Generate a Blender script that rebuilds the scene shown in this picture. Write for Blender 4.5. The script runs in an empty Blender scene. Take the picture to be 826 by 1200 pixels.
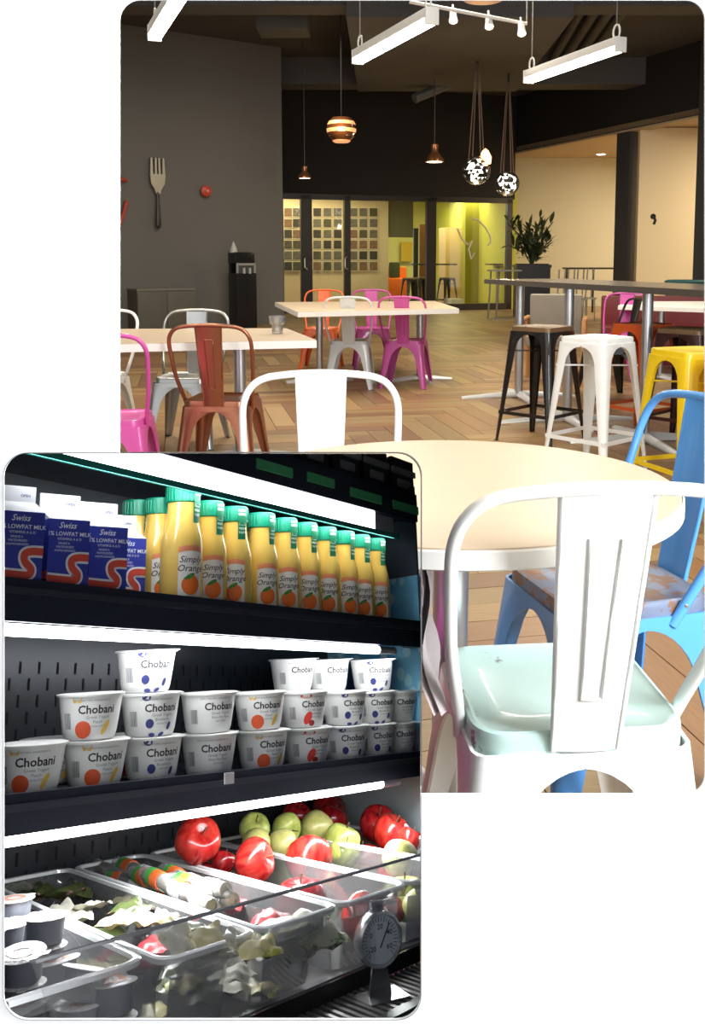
import bpy, bmesh, math, random
from mathutils import Vector, Matrix
S = bpy.context.scene
COL = S.collection
random.seed(7)
PI = math.pi

# ------------------------------------------------------------------ camera
F, CX, CY, H, HOR = 1100.0, 450.0, 430.0, 1.18, 305.0
PITCH = math.atan((CY - HOR) / F)
cd = bpy.data.cameras.new('camera')
cam = bpy.data.objects.new('camera', cd); COL.objects.link(cam)
cam.location = (0, 0, H); cam.rotation_euler = (PI / 2 - PITCH, 0, 0)
cd.sensor_fit = 'VERTICAL'; cd.sensor_height = 36; cd.lens = F * 36 / 1200
cd.shift_x = (413 - CX) / 1200; cd.shift_y = (CY - 600) / 1200
cd.clip_start = .02; cd.clip_end = 200
S.camera = cam

# ------------------------------------------------------------------ world, exposure
w = bpy.data.worlds.new('world'); S.world = w; w.use_nodes = True
w.node_tree.nodes['Background'].inputs[0].default_value = (.97, .985, 1, 1)
w.node_tree.nodes['Background'].inputs[1].default_value = 1.5
S.view_settings.view_transform = 'Standard'; S.view_settings.look = 'None'
S.view_settings.exposure = 0; S.view_settings.gamma = 1
S.view_settings.use_curve_mapping = False
S.cycles.use_denoising = True
S.cycles.max_bounces = 8; S.cycles.transparent_max_bounces = 24
S.cycles.sample_clamp_indirect = 6
S.cycles.caustics_reflective = False; S.cycles.caustics_refractive = False

def area(name, loc, size, power, col=(1, .90, .74), rot=(0, 0, 0)):
    l = bpy.data.lights.new(name, 'AREA'); l.shape = 'RECTANGLE'
    l.size, l.size_y = size; l.energy = power; l.color = col
    o = bpy.data.objects.new(name, l); COL.objects.link(o); o.location = loc; o.rotation_euler = rot
    return o
def point(name, loc, power, col=(1, .75, .45), r=.05):
    l = bpy.data.lights.new(name, 'POINT'); l.energy = power; l.color = col; l.shadow_soft_size = r
    o = bpy.data.objects.new(name, l); COL.objects.link(o); o.location = loc
    return o
# area lights added over the cafe for assumed further linear fittings
for ax, ay in ((-2.6, 3.2), (.2, 3.4), (2.8, 4.0), (-3.2, 8.5), (.3, 9.5), (3.2, 9.0), (-1.5, 13.5), (2.6, 14.5)):
    area('added_cafe_light', (ax, ay, 4.4), (1.6, .25), 75)
area('lounge_fill', (7.4, 20.6, 3.6), (2.5, 1.5), 400, (1, .87, .66))  # added area light kept out of view, fills the lounge
area('peach_wall_fill', (8.0, 16.6, 3.6), (1.5, 1.0), 240, (1, .86, .62))  # second added light outside the frame, brightens the peach wall
area('near_chair_fill', (1.25, .56, 1.35), (1.3, 1.0), 130, (.95, .98, 1), (math.radians(84), 0, math.radians(32)))  # added fill lamp brightening the near chairs, no window there
area('corridor_light_glow', (-1.6, 22.0, 2.8), (3.2, .5), 75, (1, .82, .52))
area('far_room_light_glow', (1.9, 25.2, 2.8), (3.0, 2.0), 210, (1, .92, .55))

# ------------------------------------------------------------------ pixel helpers (826x1200 frame)
Rv = Vector((1, 0, 0)); Fv = Vector((0, math.cos(PITCH), -math.sin(PITCH))); Dv = Vector((0, -math.sin(PITCH), -math.cos(PITCH)))
C0 = Vector((0, 0, H))
def ray(u, v): return Rv * ((u - CX) / F) + Dv * ((v - CY) / F) + Fv
def atz(u, v, z):
    r = ray(u, v); return C0 + r * ((z - H) / r.z)
def aty(u, v, y):
    r = ray(u, v); return C0 + r * (y / r.y)
def flo(u, y): # floor point below column u at depth y
    return Vector(((u - CX) / F * (y * math.cos(PITCH) + H * math.sin(PITCH)), y, 0))
EX = ray(1207, 804).normalized(); EY = ray(-474, 831).normalized(); UP = (Rv * -.04 - Dv + Fv * .30).normalized()
A0 = C0 + ray(5, 684) * .68
MI = Matrix((EX, EY, UP)).transposed().inverted()
def fr(u, v, X=None, Y=None, Z=None):
    r = MI @ ray(u, v); o = MI @ (C0 - A0)
    i, val = (0, X) if X is not None else (1, Y) if Y is not None else (2, Z)
    return o + r * ((val - o[i]) / r[i])
def FP(X, Y, Z): return A0 + EX * X + EY * Y + UP * Z
def fmat(X, Y, Z, a=0, s=1, tilt=None):   # rigid frame standing in the cooler
    x = (EX - UP * EX.dot(UP)).normalized(); y = UP.cross(x)
    m = Matrix((x, y, UP)).transposed().to_4x4()
    m = Matrix.Translation(FP(X, Y, Z)) @ m @ Matrix.Rotation(a, 4, 'Z')
    if tilt: m = m @ tilt
    return m @ Matrix.Scale(s, 4)

# ------------------------------------------------------------------ materials
MATS = {}
def mat(name, col, rough=.5, metal=0., var=.0, vscale=8., bump=0., bscale=60., emit=0., ecol=None, wear=None, wscale=14., wcut=.62, coat=0., spec=None, stretch=None):
    if name in MATS: return MATS[name]
    m = bpy.data.materials.new(name); m.use_nodes = True; nt = m.node_tree; N = nt.nodes; L = nt.links
    b = N['Principled BSDF']; b.inputs['Roughness'].default_value = rough; b.inputs['Metallic'].default_value = metal
    if coat: b.inputs['Coat Weight'].default_value = coat
    if spec is not None: b.inputs['Specular IOR Level'].default_value = spec
    tc = N.new('ShaderNodeTexCoord'); mp = N.new('ShaderNodeMapping'); L.new(tc.outputs['Object'], mp.inputs[0])
    if stretch: mp.inputs['Scale'].default_value = stretch
    src = None
    c4 = (*col, 1)
    nz = N.new('ShaderNodeTexNoise'); nz.inputs['Scale'].default_value = vscale; nz.inputs['Detail'].default_value = 4; L.new(mp.outputs[0], nz.inputs[0])
    mx = N.new('ShaderNodeMix'); mx.data_type = 'RGBA'; v = max(var, .03)
    mx.inputs[6].default_value = (*[max(0, c * (1 - v)) for c in col], 1); mx.inputs[7].default_value = (*[min(1, c * (1 + v)) for c in col], 1)
    L.new(nz.outputs['Fac'], mx.inputs[0]); src = mx.outputs[2]
    if wear:
        n2 = N.new('ShaderNodeTexNoise'); n2.inputs['Scale'].default_value = wscale; n2.inputs['Detail'].default_value = 6; n2.inputs['Roughness'].default_value = .7; L.new(mp.outputs[0], n2.inputs[0])
        cr = N.new('ShaderNodeValToRGB'); cr.color_ramp.elements[0].position = wcut; cr.color_ramp.elements[1].position = wcut + .04; L.new(n2.outputs['Fac'], cr.inputs[0])
        m2 = N.new('ShaderNodeMix'); m2.data_type = 'RGBA'; L.new(cr.outputs[0], m2.inputs[0]); L.new(src, m2.inputs[6]); m2.inputs[7].default_value = (*wear, 1); src = m2.outputs[2]
    L.new(src, b.inputs['Base Color'])
    if bump:
        n3 = N.new('ShaderNodeTexNoise'); n3.inputs['Scale'].default_value = bscale; L.new(mp.outputs[0], n3.inputs[0])
        bp = N.new('ShaderNodeBump'); bp.inputs['Strength'].default_value = bump; bp.inputs['Distance'].default_value = .01; L.new(n3.outputs['Fac'], bp.inputs['Height']); L.new(bp.outputs[0], b.inputs['Normal'])
    if emit:
        b.inputs['Emission Color'].default_value = (*(ecol or col), 1); b.inputs['Emission Strength'].default_value = emit
    MATS[name] = m; return m
def clear(name, tint=(1, 1, 1), gloss=.12, rough=.03, haze=0., hazecol=(.9, .9, .9)):
    if name in MATS: return MATS[name]
    m = bpy.data.materials.new(name); m.use_nodes = True; nt = m.node_tree; N = nt.nodes; L = nt.links
    N.remove(N['Principled BSDF']); out = N['Material Output']
    t = N.new('ShaderNodeBsdfTransparent'); t.inputs[0].default_value = (*tint, 1)
    g = N.new('ShaderNodeBsdfGlossy'); g.inputs['Roughness'].default_value = rough
    fz = N.new('ShaderNodeLayerWeight'); fz.inputs['Blend'].default_value = .35
    mr = N.new('ShaderNodeMapRange'); mr.inputs['To Min'].default_value = gloss * .5; mr.inputs['To Max'].default_value = min(1, gloss * 5); L.new(fz.outputs['Fresnel'], mr.inputs[0])
    mx = N.new('ShaderNodeMixShader'); L.new(mr.outputs[0], mx.inputs[0]); L.new(t.outputs[0], mx.inputs[1]); L.new(g.outputs[0], mx.inputs[2])
    last = mx.outputs[0]
    if haze:
        d = N.new('ShaderNodeBsdfDiffuse'); d.inputs[0].default_value = (*hazecol, 1)
        m2 = N.new('ShaderNodeMixShader'); m2.inputs[0].default_value = haze; L.new(last, m2.inputs[1]); L.new(d.outputs[0], m2.inputs[2]); last = m2.outputs[0]
    L.new(last, out.inputs[0]); MATS[name] = m; return m

# ------------------------------------------------------------------ mesh builder
class B:
    def __init__(s): s.v = []; s.f = []; s.mi = []; s.cur = 0
    def add(s, vs, fs, M=None):
        n = len(s.v); s.v += [tuple(M @ Vector(p)) if M else tuple(p) for p in vs]
        s.f += [tuple(i + n for i in f) for f in fs]; s.mi += [s.cur] * len(fs); return s
    def box(s, c, d, M=None, bev=0):
        x, y, z = d[0] / 2, d[1] / 2, d[2] / 2
        if bev:
            bm = bmesh.new(); bmesh.ops.create_cube(bm, size=1)
            for q in bm.verts: q.co = Vector((q.co.x * d[0] + c[0], q.co.y * d[1] + c[1], q.co.z * d[2] + c[2]))
            bmesh.ops.bevel(bm, geom=bm.edges[:], offset=bev, segments=2, affect='EDGES', profile=.7)
            vs = [q.co.copy() for q in bm.verts]; bm.verts.index_update(); fs = [[q.index for q in f.verts] for f in bm.faces]; bm.free()
            return s.add(vs, fs, M)
        vs = [(c[0] + a * x, c[1] + b * y, c[2] + e * z) for a in (-1, 1) for b in (-1, 1) for e in (-1, 1)]
        return s.add(vs, [(0, 1, 3, 2), (4, 6, 7, 5), (0, 4, 5, 1), (2, 3, 7, 6), (0, 2, 6, 4), (1, 5, 7, 3)], M)
    def hexa(s, p, M=None): # 8 pts: bottom 0-3 ccw, top 4-7
        return s.add(p, [(3, 2, 1, 0), (4, 5, 6, 7), (0, 1, 5, 4), (1, 2, 6, 5), (2, 3, 7, 6), (3, 0, 4, 7)], M)
    def prism(s, poly, z0, z1, M=None):
        n = len(poly); vs = [(*p, z0) for p in poly] + [(*p, z1) for p in poly]
        return s.add(vs, [tuple(range(n))[::-1], tuple(range(n, 2 * n))] + [(i, (i + 1) % n, n + (i + 1) % n, n + i) for i in range(n)], M)
    def lathe(s, prof, seg=24, M=None, cap=True):
        vs = []; n = len(prof)
        for r, z in prof: vs += [(r * math.cos(2 * PI * k / seg), r * math.sin(2 * PI * k / seg), z) for k in range(seg)]
        fs = [(i * seg + k, i * seg + (k + 1) % seg, (i + 1) * seg + (k + 1) % seg, (i + 1) * seg + k) for i in range(n - 1) for k in range(seg)]
        if cap:
            if prof[0][0] > 1e-6: fs.append(tuple(range(seg))[::-1])
            if prof[-1][0] > 1e-6: fs.append(tuple(range((n - 1) * seg, n * seg)))
        return s.add(vs, fs, M)
    def cyl(s, p0, p1, r, r2=None, seg=12, M=None):
        return s.tube([p0, p1], r, seg, M, r2=r2)
    def tube(s, pts, r, seg=10, M=None, closed=False, r2=None, flat=1.):
        P = [Vector(p) for p in pts]; n = len(P); vs = []
        T = []
        for i in range(n):
            a = P[i - 1] if (i or closed) else P[0]; b = P[(i + 1) % n] if (i < n - 1 or closed) else P[-1]
            T.append((b - a).normalized())
        u = T[0].orthogonal().normalized()
        for i in range(n):
            u = (u - T[i] * u.dot(T[i]))
            if u.length < 1e-6: u = T[i].orthogonal()
            u.normalize(); q = T[i].cross(u)
            rr = r if r2 is None else r + (r2 - r) * i / (n - 1)
            if hasattr(r, '__len__'): rr = r[i]
            vs += [P[i] + (u * math.cos(2 * PI * k / seg) + q * math.sin(2 * PI * k / seg) * flat) * rr for k in range(seg)]
        m = n if closed else n - 1
        fs = [(i * seg + k, i * seg + (k + 1) % seg, ((i + 1) % n) * seg + (k + 1) % seg, ((i + 1) % n) * seg + k) for i in range(m) for k in range(seg)]
        if not closed: fs += [tuple(range(seg))[::-1], tuple(range((n - 1) * seg, n * seg))]
        return s.add(vs, fs, M)
    def grid(s, fn, nu, nv, M=None):
        vs = [fn(i / nu, j / nv) for i in range(nu + 1) for j in range(nv + 1)]
        fs = [(i * (nv + 1) + j, (i + 1) * (nv + 1) + j, (i + 1) * (nv + 1) + j + 1, i * (nv + 1) + j + 1) for i in range(nu) for j in range(nv)]
        return s.add(vs, fs, M)
    def mesh(s, name, mats, ang=35, smooth=True):
        me = bpy.data.meshes.new(name); me.from_pydata([tuple(v) for v in s.v], [], s.f); me.validate()
        if not isinstance(mats, (list, tuple)): mats = [mats]
        for m in mats: me.materials.append(m)
        if len(mats) > 1 and len(me.polygons) == len(s.mi): me.polygons.foreach_set('material_index', s.mi)
        if smooth:
            me.polygons.foreach_set('use_smooth', [True] * len(me.polygons)); me.set_sharp_from_angle(angle=math.radians(ang))
        me.update(); return me
def link(name, me, parent=None, M=None):
    o = bpy.data.objects.new(name, me); COL.objects.link(o)
    if parent: o.parent = parent
    if M is not None: o.matrix_local = M
    return o
def tag(o, label=None, cat=None, group=None, kind=None):
    if label: o['label'] = label
    if cat: o['category'] = cat
    if group: o['group'] = group
    if kind: o['kind'] = kind
    return o
def thing(name, label, cat, M=None, group=None):
    o = bpy.data.objects.new(name, None); COL.objects.link(o); o.empty_display_size = .05
    if M is not None: o.matrix_world = M
    return tag(o, label, cat, group)
def copy_tree(o, M=None, label=None, parent=None, swap=None):
    c = o.copy(); COL.objects.link(c); c.parent = parent
    if parent: c.matrix_local = o.matrix_local.copy()
    if M is not None: c.matrix_world = M
    if label: c['label'] = label
    if swap and c.data and c.data.name in swap: c.data = swap[c.data.name]
    for ch in list(o.children): copy_tree(ch, None, None, c, swap)
    return c
def TR(x, y, z=0, a=0): return Matrix.Translation((x, y, z)) @ Matrix.Rotation(a, 4, 'Z')
def RX(a): return Matrix.Rotation(a, 4, 'X')
def RY(a): return Matrix.Rotation(a, 4, 'Y')
def RZ(a): return Matrix.Rotation(a, 4, 'Z')
def rrect(x0, y0, x1, y1, r, n=5):
    out = []
    for cx, cy, a0 in ((x1 - r, y1 - r, 0), (x0 + r, y1 - r, PI / 2), (x0 + r, y0 + r, PI), (x1 - r, y0 + r, 1.5 * PI)):
        out += [(cx + r * math.cos(a0 + PI / 2 * k / n), cy + r * math.sin(a0 + PI / 2 * k / n)) for k in range(n + 1)]
    return out
TXT = {}
def text2d(t, size=1., bold=0., shear=0.):
    k = (t, bold, shear)
    if k not in TXT:
        c = bpy.data.curves.new('t', 'FONT'); c.body = t; c.size = 1; c.offset = bold; c.shear = shear; c.resolution_u = 2; c.align_x = 'CENTER'
        o = bpy.data.objects.new('t', c); COL.objects.link(o)
        dg = bpy.context.evaluated_depsgraph_get(); me = bpy.data.meshes.new_from_object(o.evaluated_get(dg))
        TXT[k] = ([tuple(v.co) for v in me.vertices], [tuple(p.vertices) for p in me.polygons])
        bpy.data.objects.remove(o); bpy.data.curves.remove(c); bpy.data.meshes.remove(me)
    v, f = TXT[k]
    return [(x * size, y * size) for x, y, z in v], f
def put_text(b, t, size, fn, bold=0., shear=0., at=(0, 0)):
    v, f = text2d(t, size, bold, shear); b.add([fn(x + at[0], y + at[1]) for x, y in v], f)
def add_disc(b, wrf, cx, cy, rx, ry, a=0, n=16):
    vs = [wrf(cx, cy)]
    for k in (.34, .67, 1.): vs += [wrf(x, y) for x, y in disc2(cx, cy, rx * k, ry * k, n, a)]
    fs = [(0, 1 + i, 1 + (i + 1) % n) for i in range(n)] + [(1 + r * n + i, 1 + (r + 1) * n + i, 1 + (r + 1) * n + (i + 1) % n, 1 + r * n + (i + 1) % n) for r in range(2) for i in range(n)]
    b.add(vs, fs)
def disc2(cx, cy, rx, ry, n=16, a=0): return [(cx + rx * math.cos(2 * PI * k / n) * math.cos(a) - ry * math.sin(2 * PI * k / n) * math.sin(a), cy + rx * math.cos(2 * PI * k / n) * math.sin(a) + ry * math.sin(2 * PI * k / n) * math.cos(a)) for k in range(n)]

# ------------------------------------------------------------------ SETTING
M_white = mat('white_wall_paint', (.95, .95, .95), .9)
W0 = .44
def arc(cx, cy, r, a0, a1, n=8): return [(cx + r * math.cos(math.radians(a0 + (a1 - a0) * k / n)), cy - r * math.sin(math.radians(a0 + (a1 - a0) * k / n))) for k in range(n + 1)]
open_px = arc(163, 23, 23, 180, 90) + arc(803, 23, 23, 90, 0) + arc(804, 909, 22, 0, -90) + [(493, 931)] + arc(465, 1167, 28, 0, -90) + arc(33, 1166, 29, -90, -180) + arc(33, 560, 29, 180, 90) + [(140, 531)]
def wall_front():
    bm = bmesh.new(); W = [(-1.7, 0), (1.7, 0), (1.7, 2.8), (-1.7, 2.8)]
    es = []
    def loop(ps):
        vs = [bm.verts.new((x, W0, z)) for x, z in ps]
        for i in range(len(vs)): es.append(bm.edges.new((vs[i], vs[(i + 1) % len(vs)])))
    loop(W); loop([(aty(u, v, W0).x, aty(u, v, W0).z) for u, v in open_px])
    bmesh.ops.triangle_fill(bm, edges=es, use_beauty=True, use_dissolve=False)
    r = bmesh.ops.extrude_face_region(bm, geom=bm.faces[:])
    for g in r['geom']:
        if isinstance(g, bmesh.types.BMVert): g.co.y += .0012
    bmesh.ops.recalc_face_normals(bm, faces=bm.faces[:])
    me = bpy.data.meshes.new('wall_front'); bm.to_mesh(me); bm.free(); me.materials.append(M_white)
    return tag(link('wall_front', me), 'plain white wall with two rounded openings', kind='structure')
wall_front()

M_grey = mat('charcoal_wall_paint', (.15, .145, .135), .75, var=.12, vscale=.6)
M_dark = mat('near_black_wall_paint', (.014, .012, .011), .8, var=.2, vscale=1)
M_beam = mat('dark_ceiling_paint', (.105, .105, .103), .8, var=.2, vscale=1)
M_ceil = mat('ceiling_paint', (.075, .075, .074), .85, var=.25, vscale=.8)
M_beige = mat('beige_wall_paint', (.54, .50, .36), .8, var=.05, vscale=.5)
M_black = mat('black_paint', (.018, .018, .02), .45)
def struct(name, b, m, label=None, smooth=False, parent=None):
    o = link(name, b.mesh(name, m, smooth=smooth), parent)
    if not parent: o['kind'] = 'structure'
    if label: o['label'] = label
    return o
ZC = 5.0
# floor slab and planks
struct('floor', B().box((1.5, 15, -.05), (24, 32, .1)), mat('floor_underlay', (.05, .03, .02), .8), 'wood plank floor laid in a herringbone of mixed browns')
FLOOR = bpy.data.objects['floor']
struct('floor_lobby', B().box((0, -1.6, -.05), (8, 4.1, .1)), mat('pale_lobby_floor', (.7, .7, .69), .7), 'pale plain floor in front of the white wall')
WOODC = [tuple(.62 * a + .38 * b for a, b in zip(c, (.30, .185, .085))) for c in [(.42, .24, .10), (.30, .135, .055), (.50, .33, .16), (.24, .15, .07), (.36, .17, .08), (.45, .28, .12), (.33, .23, .10), (.20, .09, .05)]]
def woodm(i):
    c = WOODC[i]
    return mat('plank_wood_%s' % 'amber russet honey umber chestnut oak olive walnut'.split()[i], tuple(x * .82 for x in c), .38, var=.28, vscale=9, bump=.08, bscale=30, stretch=(1, 9, 1), spec=.5)
WM = [woodm(i) for i in range(8)]
def planks():
    Lp, Wp = .9, .15; n = int(Lp / Wp); rot = math.radians(12)
    cells = []
    rr = random.Random(3)
    for i in range(-170, 170):
        for j in range(-30, 30):
            # herringbone lattice: horizontal plank and vertical plank
            x = i * Wp + j * Lp; y = i * Wp - j * Lp
            for k, (cx, cy, a) in enumerate(((x + Lp / 2, y + Wp / 2, 0), (x + Wp / 2, y + Wp + Lp / 2 , PI / 2))):
                if k: cx -= 0
                X = cx * math.cos(rot) - cy * math.sin(rot) + .3; Y = cx * math.sin(rot) + cy * math.cos(rot) + 8
                if Y < 1.2 or Y > 26 or abs(X - 1) > 10: continue
                u = CX + F * X / Y; v = HOR + F * H / Y
                if (u < -200 or u > 1100) and (Y > 4 or abs(X) > 2.6): continue
                cells.append((Y, X, a + rot, rr.randrange(8), u, v))
    # keep only one copy per place
    seen = {}; 
    for c in cells: seen[(round(c[0], 2), round(c[1], 2), round(c[2], 2))] = c
    cells = sorted(seen.values())
    vis = [c for c in cells if 125 < c[4] < 860 and c[5] < 960]
    near = set(id(c) for c in vis[:300]); ms = [B().box((0, 0, 0), (Lp - .004, Wp - .004, .012), bev=0).mesh('plank', WM[i], smooth=False) for i in range(8)]
    st = B()
    for c in cells:
        Y, X, a, k, u, v = c
        if id(c) in near:
            link('plank', ms[k], FLOOR, TR(X, Y, .006 + (k % 3) * .0006, a))
        else:
            st.cur = k; st.box((0, 0, 0), (Lp - .004, Wp - .004, .012), TR(X, Y, .006, a))
    tag(link('plank_field', st.mesh('plank_field', WM, smooth=False), FLOOR), kind='stuff')
planks()

# ceiling with beams and ducts
struct('ceiling', B().box((1.5, 13, ZC + .05), (24, 27, .1)), M_ceil, 'dark painted open ceiling with beams and ducts')
CE = bpy.data.objects['ceiling']
for y, wd, d in ((9.0, .35, .35), (13.2, .5, .45), (18.6, .6, .5)):
    link('beam', B().box((2, y, ZC - d / 2), (22, wd, d)).mesh('beam', M_beam, smooth=False), CE)
link('duct', B().box((1.0, 15.5, 4.6), (3.0, 5.5, .5), bev=.03).mesh('duct', M_beam), CE)
for k in range(4): link('corrugated_strip', B().cyl((2.6 + k * .22, 8.4, 4.9), (3.2 + k * .22, 19, 4.9), .07).mesh('strip', M_beam), CE)
link('brace', B().tube([(.55, 17.5, 4.1), (1.9, 18.2, 4.75)], .09, 6).mesh('brace', M_beam), CE)
link('vent_box', B().box((-1.5, 14.5, 4.72), (.75, .6, .35), bev=.02).mesh('vent', M_beam), CE)

# left charcoal wall, set forward of the glass wall
gl, gr = Vector((-4.45, 15.7, 0)), Vector((flo(333, 17.5).x, 17.5, 0))
gd = (gr - gl).normalized(); gl2 = gl - gd * 5
gn = Vector((-gd.y, gd.x, 0))
struct('wall_left', B().hexa([gl2, gr, gr + gn * .3, gl2 + gn * .3] + [p + Vector((0, 0, ZC)) for p in (gl2, gr, gr + gn * .3, gl2 + gn * .3)]), M_grey, 'charcoal grey feature wall on the left')
bl = Vector((flo(333, 20.9).x, 20.9, 0)); br = Vector((flo(598, 22.6).x, 22.6, 0)); bd = (br - bl).normalized(); bn = Vector((-bd.y, bd.x, 0))
struct('wall_side', B().box((-7.5, 8, ZC / 2), (.2, 16, ZC)), M_grey, 'charcoal side wall left of the tables')
struct('wall_return', B().hexa([gr + gn * .3 + Vector((-.25, 0, 0)), gr + gn * .3, Vector((bl.x, 21.0, 0)), Vector((bl.x - .25, 21.0, 0))] + [p + Vector((0, 0, ZC)) for p in (gr + gn * .3 + Vector((-.25, 0, 0)), gr + gn * .3, Vector((bl.x, 21.0, 0)), Vector((bl.x - .25, 21.0, 0)))]), M_dark, 'short dark return wall behind the charcoal wall')
# back plane through (333,367) and (598,362)
def backpt(u, v=None, off=0):   # on the back plane (shifted off metres away), column u
    r = ray(u, v if v else 300); p0 = bl + bn * off
    t = (p0 - C0).dot(bn) / r.dot(bn); return C0 + r * t
def wslab(b, u0, v0, u1, v1, off=0, th=.1):
    p = backpt(u0, v0, off); q = backpt(u1, v1, off); z0, z1 = min(p.z, q.z), max(p.z, q.z)
    a = [Vector((p.x, p.y, z0)), Vector((q.x, q.y, z0))]; a = a + [a[1] + bn * th, a[0] + bn * th]
    return b.hexa(a + [Vector((k.x, k.y, z1)) for k in a])
ztop = 2.55
def bslab(b, u0, u1, z0, z1, off=0, th=.1):
    p = backpt(u0, None, off); q = backpt(u1, None, off)
    a = [Vector((p.x, p.y, z0)), Vector((q.x, q.y, z0))]; a = a + [a[1] + bn * th, a[0] + bn * th]
    return b.hexa(a + [Vector((k.x, k.y, z1)) for k in a])
struct('wall_back', bslab(B(), 300, 602, 2.62, ZC, 0, .2), M_dark, 'black painted upper wall above the glazed partition')
# glazed partition: frame posts, rails, panes
gp = tag(thing('window_1', None, None), 'black framed glazed partition at the back of the cafe', kind='structure')
M_frame = mat('black_metal_frame', (.02, .017, .015), .4)
for n, (u0, u1) in enumerate(((353, 366), (404, 411), (500, 511), (594, 600))):
    link('post', bslab(B(), u0, u1, 0, 2.62, -.05, .12).mesh('post', M_frame, smooth=False), gp)
link('top_rail', bslab(B(), 328, 600, 2.52, 2.64, -.05, .14).mesh('rail', M_frame, smooth=False), gp)
link('bottom_rail', bslab(B(), 328, 600, 0, .16, -.05, .14).mesh('rail', M_frame, smooth=False), gp)
M_glass = clear('partition_glass', (.93, .95, .88), .05)
for u0, u1 in ((330, 353), (366, 404), (411, 500), (511, 594)):
    link('glass_pane', bslab(B(), u0, u1, .16, 2.52, 0, .01).mesh('pane', M_glass, smooth=False), gp)
for u, z in ((360, 1.12), (407, 1.12)):
    p = backpt(u, None, -.12); link('door_handle', B().tube([p + Vector((0, 0, -.15 + z)) - Vector((0, 0, p.z)), p + Vector((-.05, -.06, z - p.z - .1)), p + Vector((-.05, -.06, z - p.z + .1)), p + Vector((0, 0, z - p.z + .15))], .014, 6).mesh('handle', mat('steel_handle', (.4, .38, .33), .3, 1)), gp)
# white scrawled lettering on the right pane
bsc = B(); scr = [(545, 268), (552, 262), (556, 255), (553, 258), (551, 275), (555, 292), (560, 280), (563, 270), (566, 278), (570, 272), (574, 284), (571, 270), (562, 262)]
sc2 = [(553, 256), (560, 258), (568, 266), (574, 276), (575, 284), (571, 288)]
for path in (sc2, [(536, 268), (541, 280), (548, 287), (553, 282), (549, 292), (552, 304), (556, 296)]):
    bsc.tube([backpt(u, v, -.06) for u, v in path], .022, 5)
link('window_lettering', bsc.mesh('lettering', mat('white_window_film', (.75, .74, .62), .7)), gp)

# corridor behind the glass (left) and green room (right)
struct('wall_corridor', bslab(B(), 250, 455, 0, 2.9, 1.7, .1), mat('cream_wall_paint', (.80, .68, .46), .8, var=.06, vscale=.6), 'cream corridor wall hung with a grid of photos')
cw = B(); pa = backpt(300, None, .2); pb = backpt(601, None, .2)
struct('ceiling_back_rooms', B().hexa([pa + Vector((-1.5, 0, 2.9 - pa.z)), pb + Vector((0, 0, 2.9 - pb.z)), pb + bn * 7 + Vector((0, 0, 2.9 - pb.z)), pa + bn * 7 + Vector((-1.5, 0, 2.9 - pa.z))] + [p + Vector((0, 0, .1)) for p in (pa + Vector((-1.5, 0, 2.9 - pa.z)), pb + Vector((0, 0, 2.9 - pb.z)), pb + bn * 7 + Vector((0, 0, 2.9 - pb.z)), pa + bn * 7 + Vector((-1.5, 0, 2.9 - pa.z)))]), mat('pale_ceiling', (.75, .72, .55), .8), 'pale ceiling of the rooms behind the glass')
M_lime = mat('lime_wall_paint', (.62, .62, .10), .8, var=.05, vscale=.5)
M_olive = mat('olive_wall_paint', (.36, .34, .035), .7, var=.08, vscale=.8)
struct('wall_far', bslab(B(), 440, 640, 0, 2.9, 6.2, .1), mat('pale_lime_wall_paint', (.72, .70, .32), .8), 'pale lime wall at the far end of the room behind the glass')
struct('wall_olive', bslab(B(), 545, 578, 0, 2.9, 2.2, .25), M_olive, 'olive green wall panel behind the right pane')
struct('wall_far_side', B().hexa([backpt(600, None, .2) * 1 + Vector((0, 0, -backpt(600, None, .2).z)), Vector((*backpt(600, None, .2).xy, 0)) + Vector((.1, 0, 0)), Vector((*(backpt(600, None, .2) + bn * 6.5).xy, 0)) + Vector((.1, 0, 0)), Vector((*(backpt(600, None, .2) + bn * 6.5).xy, 0))] + [p for p in [Vector((*backpt(600, None, .2).xy, 2.9)), Vector((*backpt(600, None, .2).xy, 2.9)) + Vector((.1, 0, 0)), Vector((*(backpt(600, None, .2) + bn * 6.5).xy, 2.9)) + Vector((.1, 0, 0)), Vector((*(backpt(600, None, .2) + bn * 6.5).xy, 2.9))]]), M_lime, 'lime side wall of the room behind the glass')
d1 = tag(thing('door_1', None, None), 'grey green door in a dark frame behind the right pane', kind='structure')
link('door_leaf', bslab(B(), 574, 592, 0, 2.15, 2.0, .05).mesh('leaf', mat('grey_green_door', (.20, .23, .13), .6), smooth=False), d1)
link('door_frame', bslab(bslab(B(), 570, 574, 0, 2.25, 1.95, .12), 570, 594, 2.12, 2.25, 1.95, .12).mesh('frame', M_frame, smooth=False), d1)
tag(link('cabinet', bslab(B(), 522, 544, 0, 2.05, 3.0, .5).mesh('cabinet', mat('tan_cabinet', (.66, .48, .26), .6), smooth=False)), 'tall tan cabinet against the lime wall behind the right pane', 'cabinet')
struct('trim_1', bslab(B(), 455, 484, 1.75, 2.9, 1.8, .15), mat('grey_green_bulkhead', (.17, .165, .09), .7), 'grey green bulkhead above the opening to the orange chair')
tag(link('notice_board', bslab(B(), 470, 483, 1.15, 1.72, 6.0, .05).mesh('board', mat('mustard_board', (.62, .42, .05), .7), smooth=False)), 'mustard square board on the far wall above the orange armchair', 'board')
tag(link('door_panel', bslab(B(), 485, 490, 0, 2.0, 2.4, .06).mesh('doorp', M_black, smooth=False)), 'narrow black door edge behind the middle pane', 'door')
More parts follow.
